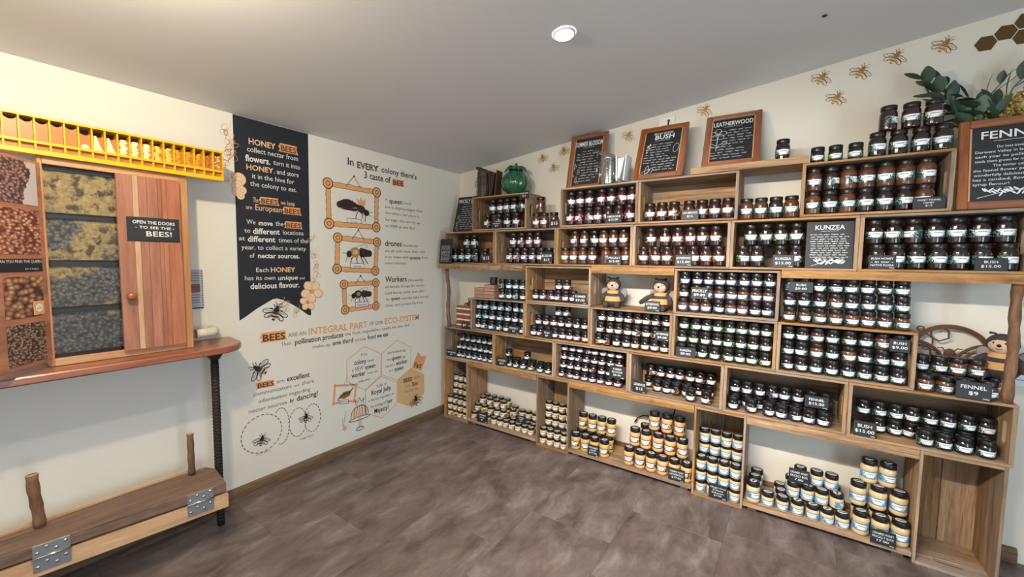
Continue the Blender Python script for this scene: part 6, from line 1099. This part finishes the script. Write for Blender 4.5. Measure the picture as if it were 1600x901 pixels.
# three boards make up the door
for (ya, yb, mt) in ((-.123, -.066, 'cedar'), (-.0655, -.044, 'pine'), (-.0435, -.012, 'cedar'), (-.0115, .030, 'cedar'), (.0305, .046, 'cedar'), (.0465, .066, 'cedar'), (.0665, .123, 'cedar')):
    ob('plank', chamfer_mesh('plank', (HT - .066, yb - ya - .0006, .004), M[mt], .0008), dr, (0, (ya + yb) / 2, .0112))
kn = MB().lathe([(0, 0), (.009, 0), (.008, .012), (.018, .018), (.021, .026), (.015, .035), (0, .037)], 16); kb = kn.build('knob', M['ledge'], dr, (HT / 2 - (1.378 - HZ), -.092, .0134))
sg = thing('door_sign', 'small chalk sign reading OPEN THE DOORS TO SEE THE BEES', 'sign', (HX + .0262, -2.222, 1.650)); sg.rotation_euler = (-.02, 0, PI / 2)
ob('board', plank('dsg', (.207, .004, .120), 'slate'), sg, (0, .0, .06))
F = Flat(O=(0, -.002, 0), U=(1, 0, 0), V=(0, 0, 1))
F.text('OPEN THE DOORS', (-.082, .088), (.084, .086), .016, 'chalk', .02, 1); F.text('- TO SEE THE -', (-.072, .064), (.082, .063), .013, 'chalk', .02, 1); F.text('BEES!', (-.032, .026), (.07, .027), .026, 'chalk', .012, 1); F.build('lettering', sg)
# open left door: inner face turned to the room, carrying four photographs
hd = ob('door', chamfer_mesh('door', (.252, .020, HT - .064), M['cedar'], .002), t, (HX + .012, HY0 + .002, HT / 2), (0, 0, math.radians(-40)))
hd.data = chamfer_mesh('door', (HT - .064, .020, .252), M['cedar'], .002)
hd.data.transform(Matrix.Rotation(PI / 2, 4, 'Y')); hd.data.transform(Matrix.Translation((.130, 0, 0)))
hz = lambda z: z - HZ - HT / 2
for k, z0, z1, u0, u1 in (('ph1', 1.783, 1.960, .030, .235), ('ph2', 1.577, 1.762, .030, .235), ('ph3', 1.318, 1.487, .034, .215), ('ph4', 1.126, 1.292, .036, .215)):
    p_ = ob('photo', chamfer_mesh('photo', (u1 - u0, .001, z1 - z0), M[k], .0002), hd, ((u0 + u1) / 2, .0108, hz((z0 + z1) / 2)))
    p_['label'] = {'ph1': 'photo of a bee swarm on a branch', 'ph2': 'photo of crowded bees', 'ph3': 'close photo of bees on comb', 'ph4': 'photo of densely packed bees'}[k]
st = ob('caption_strip', chamfer_mesh('caption_strip', (.215, .0012, .053), M['navy'], .0002), hd, (.136, .0108, hz(1.533)))
F = Flat(O=(.136, .0116, hz(1.533)), U=(-1, 0, 0), V=(0, 0, 1)); F.text('CAN YOU FIND THE QUEEN', (-.10, .010), (.10, .010), .012, 'chalk', 0, 1); F.text('(she is longer)', (.02, -.018), (.085, -.018), .008, 'chalk', 0, 1); F.build('lettering', hd)
ct = ob('logo_card', chamfer_mesh('logo_card', (.052, .001, .058), M['orange'], .0002), hd, (.062, .0121, hz(1.352)))
F = Flat(O=(.062, .0124, hz(1.352)), U=(-1, 0, 0), V=(0, 0, 1)); F.poly([(.019 * math.cos(PI / 3 * k + PI / 6), .019 * math.sin(PI / 3 * k + PI / 6)) for k in range(6)], 'white', 0); F.text('THE', (-.006, .004), (.006, .004), .004, 'ink', 0, 1); F.text('HIVE', (-.010, -.006), (.010, -.006), .007, 'ink', .01, 1); F.build('lettering', hd)
for zz in (.1, -.1): pass

# yellow hive frame on top of the cabinet
t = thing('yellow_hive_frame', 'long yellow plastic hive frame filled with honey and comb, above the cabinet', 'hive frame', (0, 0, 2.0045))
FX0, FX1, FY0, FY1 = .165, .235, -3.02, -1.905
def yb_(name, x0, x1, y0, y1, z0, z1, mt='yellow'): return ob(name, chamfer_mesh(name, (x1 - x0, y1 - y0, z1 - z0), M[mt], .0012), t, ((x0 + x1) / 2, (y0 + y1) / 2, (z0 + z1) / 2))
pit = .0432; ends = [FY1 - .004 - pit * i for i in range(27) if FY1 - pit * i > FY0]
yb_('bottom_rail', FX0, FX1, FY0, FY1, 0, .021); yb_('middle_rail', FX0, FX1, FY0, FY1, .0455, .0575)
yb_('back_plate', FX0 - .004, FX0, FY0, FY1, 0, .166, 'ply')
# top rail with a soft hump over every cell
m_ = MB(); vs = []; N_ = len(ends) * 6
for i in range(N_ + 1):
    y = FY1 - (FY1 - FY0) * i / N_; h = .003 * abs(math.sin(PI * (FY1 - y) / pit))
    vs += [(FX0, y, .152), (FX1, y, .1525 + h * .6), (FX1, y, .1615 + h), (FX0, y, .1615 + h)]
fs = [(0, 1, 2, 3), tuple(N_ * 4 + k for k in (3, 2, 1, 0))]
for i in range(N_):
    for k in range(4): fs.append((i * 4 + k, (i + 1) * 4 + k, (i + 1) * 4 + (k + 1) % 4, i * 4 + (k + 1) % 4))
m_.add(vs, fs); m_.build('top_rail', M['yellow'], t)
FILL = {0: 'spots', 1: 'wax_dark', 2: 'wax_orange', 3: 'wax_orange', 4: 'wax_orange', 5: 'wax_yellow', 6: 'wax_yellow', 7: 'wax_white', 8: 'wax_white', 9: 'wax_white', 10: 'moon', 11: 'moon', 12: 'low'}
for i, y in enumerate(ends):
    yb_('divider', FX0 + .001, FX1 - .001, y - .003 + (.003 if i == 0 else 0), y + .003, .0578, .152)
    yb_('small_divider', FX0 + .02, FX1 - .001, y - .0035 + .022 * 0, y + .0035, .0212, .0453)
    if i + 1 >= len(ends): break
    ym = y - pit / 2; w_ = pit - .0075
    m_ = MB(); n = 8; vs = []
    for k in range(n + 1):
        u = -w_ / 2 + w_ * k / n; zt = .142 - .010 * math.cos(PI * u / w_) - (.014 if i in FILL and i > 0 else 0)
        vs += [(FX1 - .014, ym + u, .0578), (FX1 - .014, ym + u, zt), (FX1 - .030, ym + u, zt), (FX1 - .030, ym + u, .0578)]
    fs = [(3, 2, 1, 0), tuple(n * 4 + k for k in range(4))]
    for k in range(n):
        for q in range(4): fs.append((k * 4 + q, k * 4 + (q + 1) % 4, (k + 1) * 4 + (q + 1) % 4, (k + 1) * 4 + q))
    m_.add(vs, fs); m_.build('honey_cell', M['honeycell'], t)
    yb_('foundation_strip', FX1 - .024, FX1 - .020, ym - w_ / 2 - .001, ym + w_ / 2 + .001, .0212, .0453, 'honeycell')
    if i in FILL:
        k_ = FILL[i]; m_ = MB(); x = FX1 - .012
        if k_ == 'moon':
            vs = []; nn = 10
            for q in range(nn + 1):
                u = q / nn; z = .060 + .064 * u; yl = ym - w_ * .46 + w_ * .08 * u; yr = ym + w_ * (.46 - .62 * u ** .7); yr = max(yr, yl + .003)
                vs += [(x, yl, z), (x, yr, z), (x - .01, yr, z), (x - .01, yl, z)]
            fs = [(3, 2, 1, 0), tuple(nn * 4 + q for q in range(4))]
            for q in range(nn):
                for s_ in range(4): fs.append((q * 4 + s_, q * 4 + (s_ + 1) % 4, (q + 1) * 4 + (s_ + 1) % 4, (q + 1) * 4 + s_))
            m_.add(vs, fs); mk = 'wax_white'
        elif k_ == 'low': m_.ball((x - .004, ym, .066), (.006, w_ * .44, .013), 0, 14, 8); mk = 'wax_white'
        elif k_ == 'spots':
            for q in range(12): m_.ball((x - .002, ym + random.uniform(-.010, .010), random.uniform(.066, .135)), (.003, .0035, .005), 0, 8, 5)
            mk = 'wax_white'
        else:
            for q in range(9): m_.ball((x - .003, ym - w_ * .06 + random.uniform(-.006, .006), .063 + .0075 * q), (.006, w_ * random.uniform(.34, .42), .0075), 0, 12, 6)
            mk = k_
        m_.build('comb_fill', M[mk], t)

t = thing('white_pipe', 'white plastic pipe elbow running from the cabinet into the wall', 'pipe', (.085, -2.066, LZ))
MB().tube([(0, -.001 + .002, .050), (0, .055, .054)], .020, 18).build('pipe_run', M['acrylic'], t)
MB().tube([(0, .045, .053), (0, .092, .055), (0, .118, .055), (-.012, .138, .055), (-.036, .147, .055), (-.0845, .147, .055)], [.0265, .0265, .0265, .0265, .0265, .0265], 18).build('elbow', M['pvc'], t)
MB().tube([(0, .085, .0545), (0, .093, .055)], .029, 18).build('collar', M['pvc'], t)
t = thing('acrylic_notice', 'clear-fronted notice with an orange photo, half hidden behind the cabinet', 'notice', (.002, -2.030, 1.275)); t.rotation_euler = (0, 0, PI / 2)
ob('sheet', plank('ns', (.152, .002, .226), 'paper'), t, (0, -.0015, .113)); ob('picture', plank('np', (.11, .0012, .05), 'ledge'), t, (.008, -.0034, .115))
for i in range(15): MB().box((.0745, -.004, .012 + i * .0146), (.005, .004, .006)).build('binding_ring', M['brown'], t)
ob('tray', plank('nt', (.156, .006, .006), 'black'), t, (0, -.004, -.0035)); ob('cover', plank('nc', (.150, .001, .22), 'acrylic'), t, (0, -.0072, .113))
F = Flat(O=(0, -.0026, 0), U=(1, 0, 0), V=(0, 0, 1), lift=.0003)
for z in (.205, .19, .175, .16, .075, .06, .045, .03): F.stroke([(-.05, z), (.06, z)], .004, 'grey_ink', 0)
F.build('lettering', t)

# ------------------------------------------------------------------ old beam seat with hinges
t = thing('beam_seat', 'old timber beam seat with a hinged pine front board and two branch pegs', 'seat', (.3, -2.5, 0))
O_ = Vector((.3, -2.5, 0))
def tri(pts3, z0, z1, name, mt):
    """board given by its plan outline; stored with the grain along local X"""
    m_ = MB(); n = len(pts3); b = .003
    cx = sum(p[0] for p in pts3) / n; cy = sum(p[1] for p in pts3) / n
    def ins(p, e): d = Vector((p[0] - cx, p[1] - cy)); L = d.length; d *= (L - e) / L; return (d.x + cx, d.y + cy)
    vs = []
    for z, e in ((z0, b), (z0 + b, 0), (z1 - b, 0), (z1, b)): vs += [(ins(p, e)[1] - O_.y, -(ins(p, e)[0] - O_.x), z) for p in pts3]
    fs = [tuple(range(n - 1, -1, -1)), tuple(3 * n + k for k in range(n))]
    for r_ in range(3): fs += [(r_ * n + i, r_ * n + (i + 1) % n, (r_ + 1) * n + (i + 1) % n, (r_ + 1) * n + i) for i in range(n)]
    m_.add(vs, fs); return m_.build(name, M[mt], t, None, (0, 0, PI / 2))
fx = lambda y: .452 + (y + 2.03) * .135    # slanting front edge
tri([(.172, -3.1), (fx(-3.1), -3.1), (fx(-2.6), -2.6), (fx(-2.03), -2.03), (.24, -2.005), (.178, -2.03), (.16, -2.35), (.17, -2.62)], .314, .366, 'beam', 'beam')
tri([(fx(-3.1) - .034, -3.1), (fx(-3.1), -3.1), (fx(-2.022), -2.022), (fx(-2.022) - .034, -2.022)], .226, .303, 'front_board', 'pine')
tri([(.140, -3.1), (.158, -3.1), (.154, -2.075), (.134, -2.075)], .24, .372, 'back_board', 'pine')
tri([(.165, -2.9), (.30, -2.9), (.30, -2.2), (.16, -2.2)], .262, .3125, 'inner_joist', 'beam')
for yy in (-2.74,): 
    m_ = MB().box((.23 - O_.x, yy - O_.y, .131), (.05, .05, .260)); m_.build('leg', M['iron'], t)
m_ = MB().box((.215 - O_.x, -2.09 - O_.y, .285), (.045, .19, .02)); m_.build('arm', M['iron'], t)
def hinge(y0, y1):
    ym = (y0 + y1) / 2; ang = math.atan2(1, .135)
    h = bpy.data.objects.new('hinge', None); COL.objects.link(h); h.parent = t; h.location = (fx(ym) - O_.x, ym - O_.y, .3085); h.rotation_euler = (0, 0, ang); h.empty_display_size = .02
    L = y1 - y0
    for z0, z1 in ((.004, .054), (-.062, -.004)):
        ob('hinge_leaf', chamfer_mesh('hinge_leaf', (L, .003, z1 - z0), M['galv'], .0008), h, (0, -.0022, (z0 + z1) / 2))
        for i in range(4):
            u = -L / 2 + L * (i + .5) / 4; MB().lathe([(0, .003), (.006, .0022), (.007, 0)], 10, M=Matrix.Rotation(PI / 2, 4, 'X')).build('screw', M['steel'], h, (u, -.0037, (z0 + z1) / 2 + (.010 if i % 2 else -.008)))
    MB().tube([(-L / 2 - .004, -.006, 0), (L / 2 + .004, -.006, 0)], .005, 10).build('hinge_pin', M['steel'], h)
hinge(-2.702, -2.594); hinge(-2.196, -2.086)
def peg(x, y, zt, r, name='peg', bend=.012, lean=0.0):
    m_ = MB(); n = 10; z0 = .3668
    m_.tube([(bend * math.sin(i / n * 4.0 + y) , lean * i / n + bend * .6 * math.cos(i / n * 3.2), (zt - z0) * i / n) for i in range(n + 1)], [r * (1 + .08 * math.sin(i * 1.9)) for i in range(n + 1)], 12)
    o = m_.build(name, M['bark'], t, (x - O_.x, y - O_.y, z0)); MB().lathe([(0, .0008), (r * .9, 0)], 12).build('cut_end', M['pine'], o, (bend * math.sin(4.0 + y), lean + bend * .6 * math.cos(3.2), zt - z0 + .0003))
peg(.205, -2.668, .615, .020); peg(.222, -2.112, .605, .0155, bend=.007, lean=.004)
print('objects', len(bpy.data.objects), 'jars', nj)
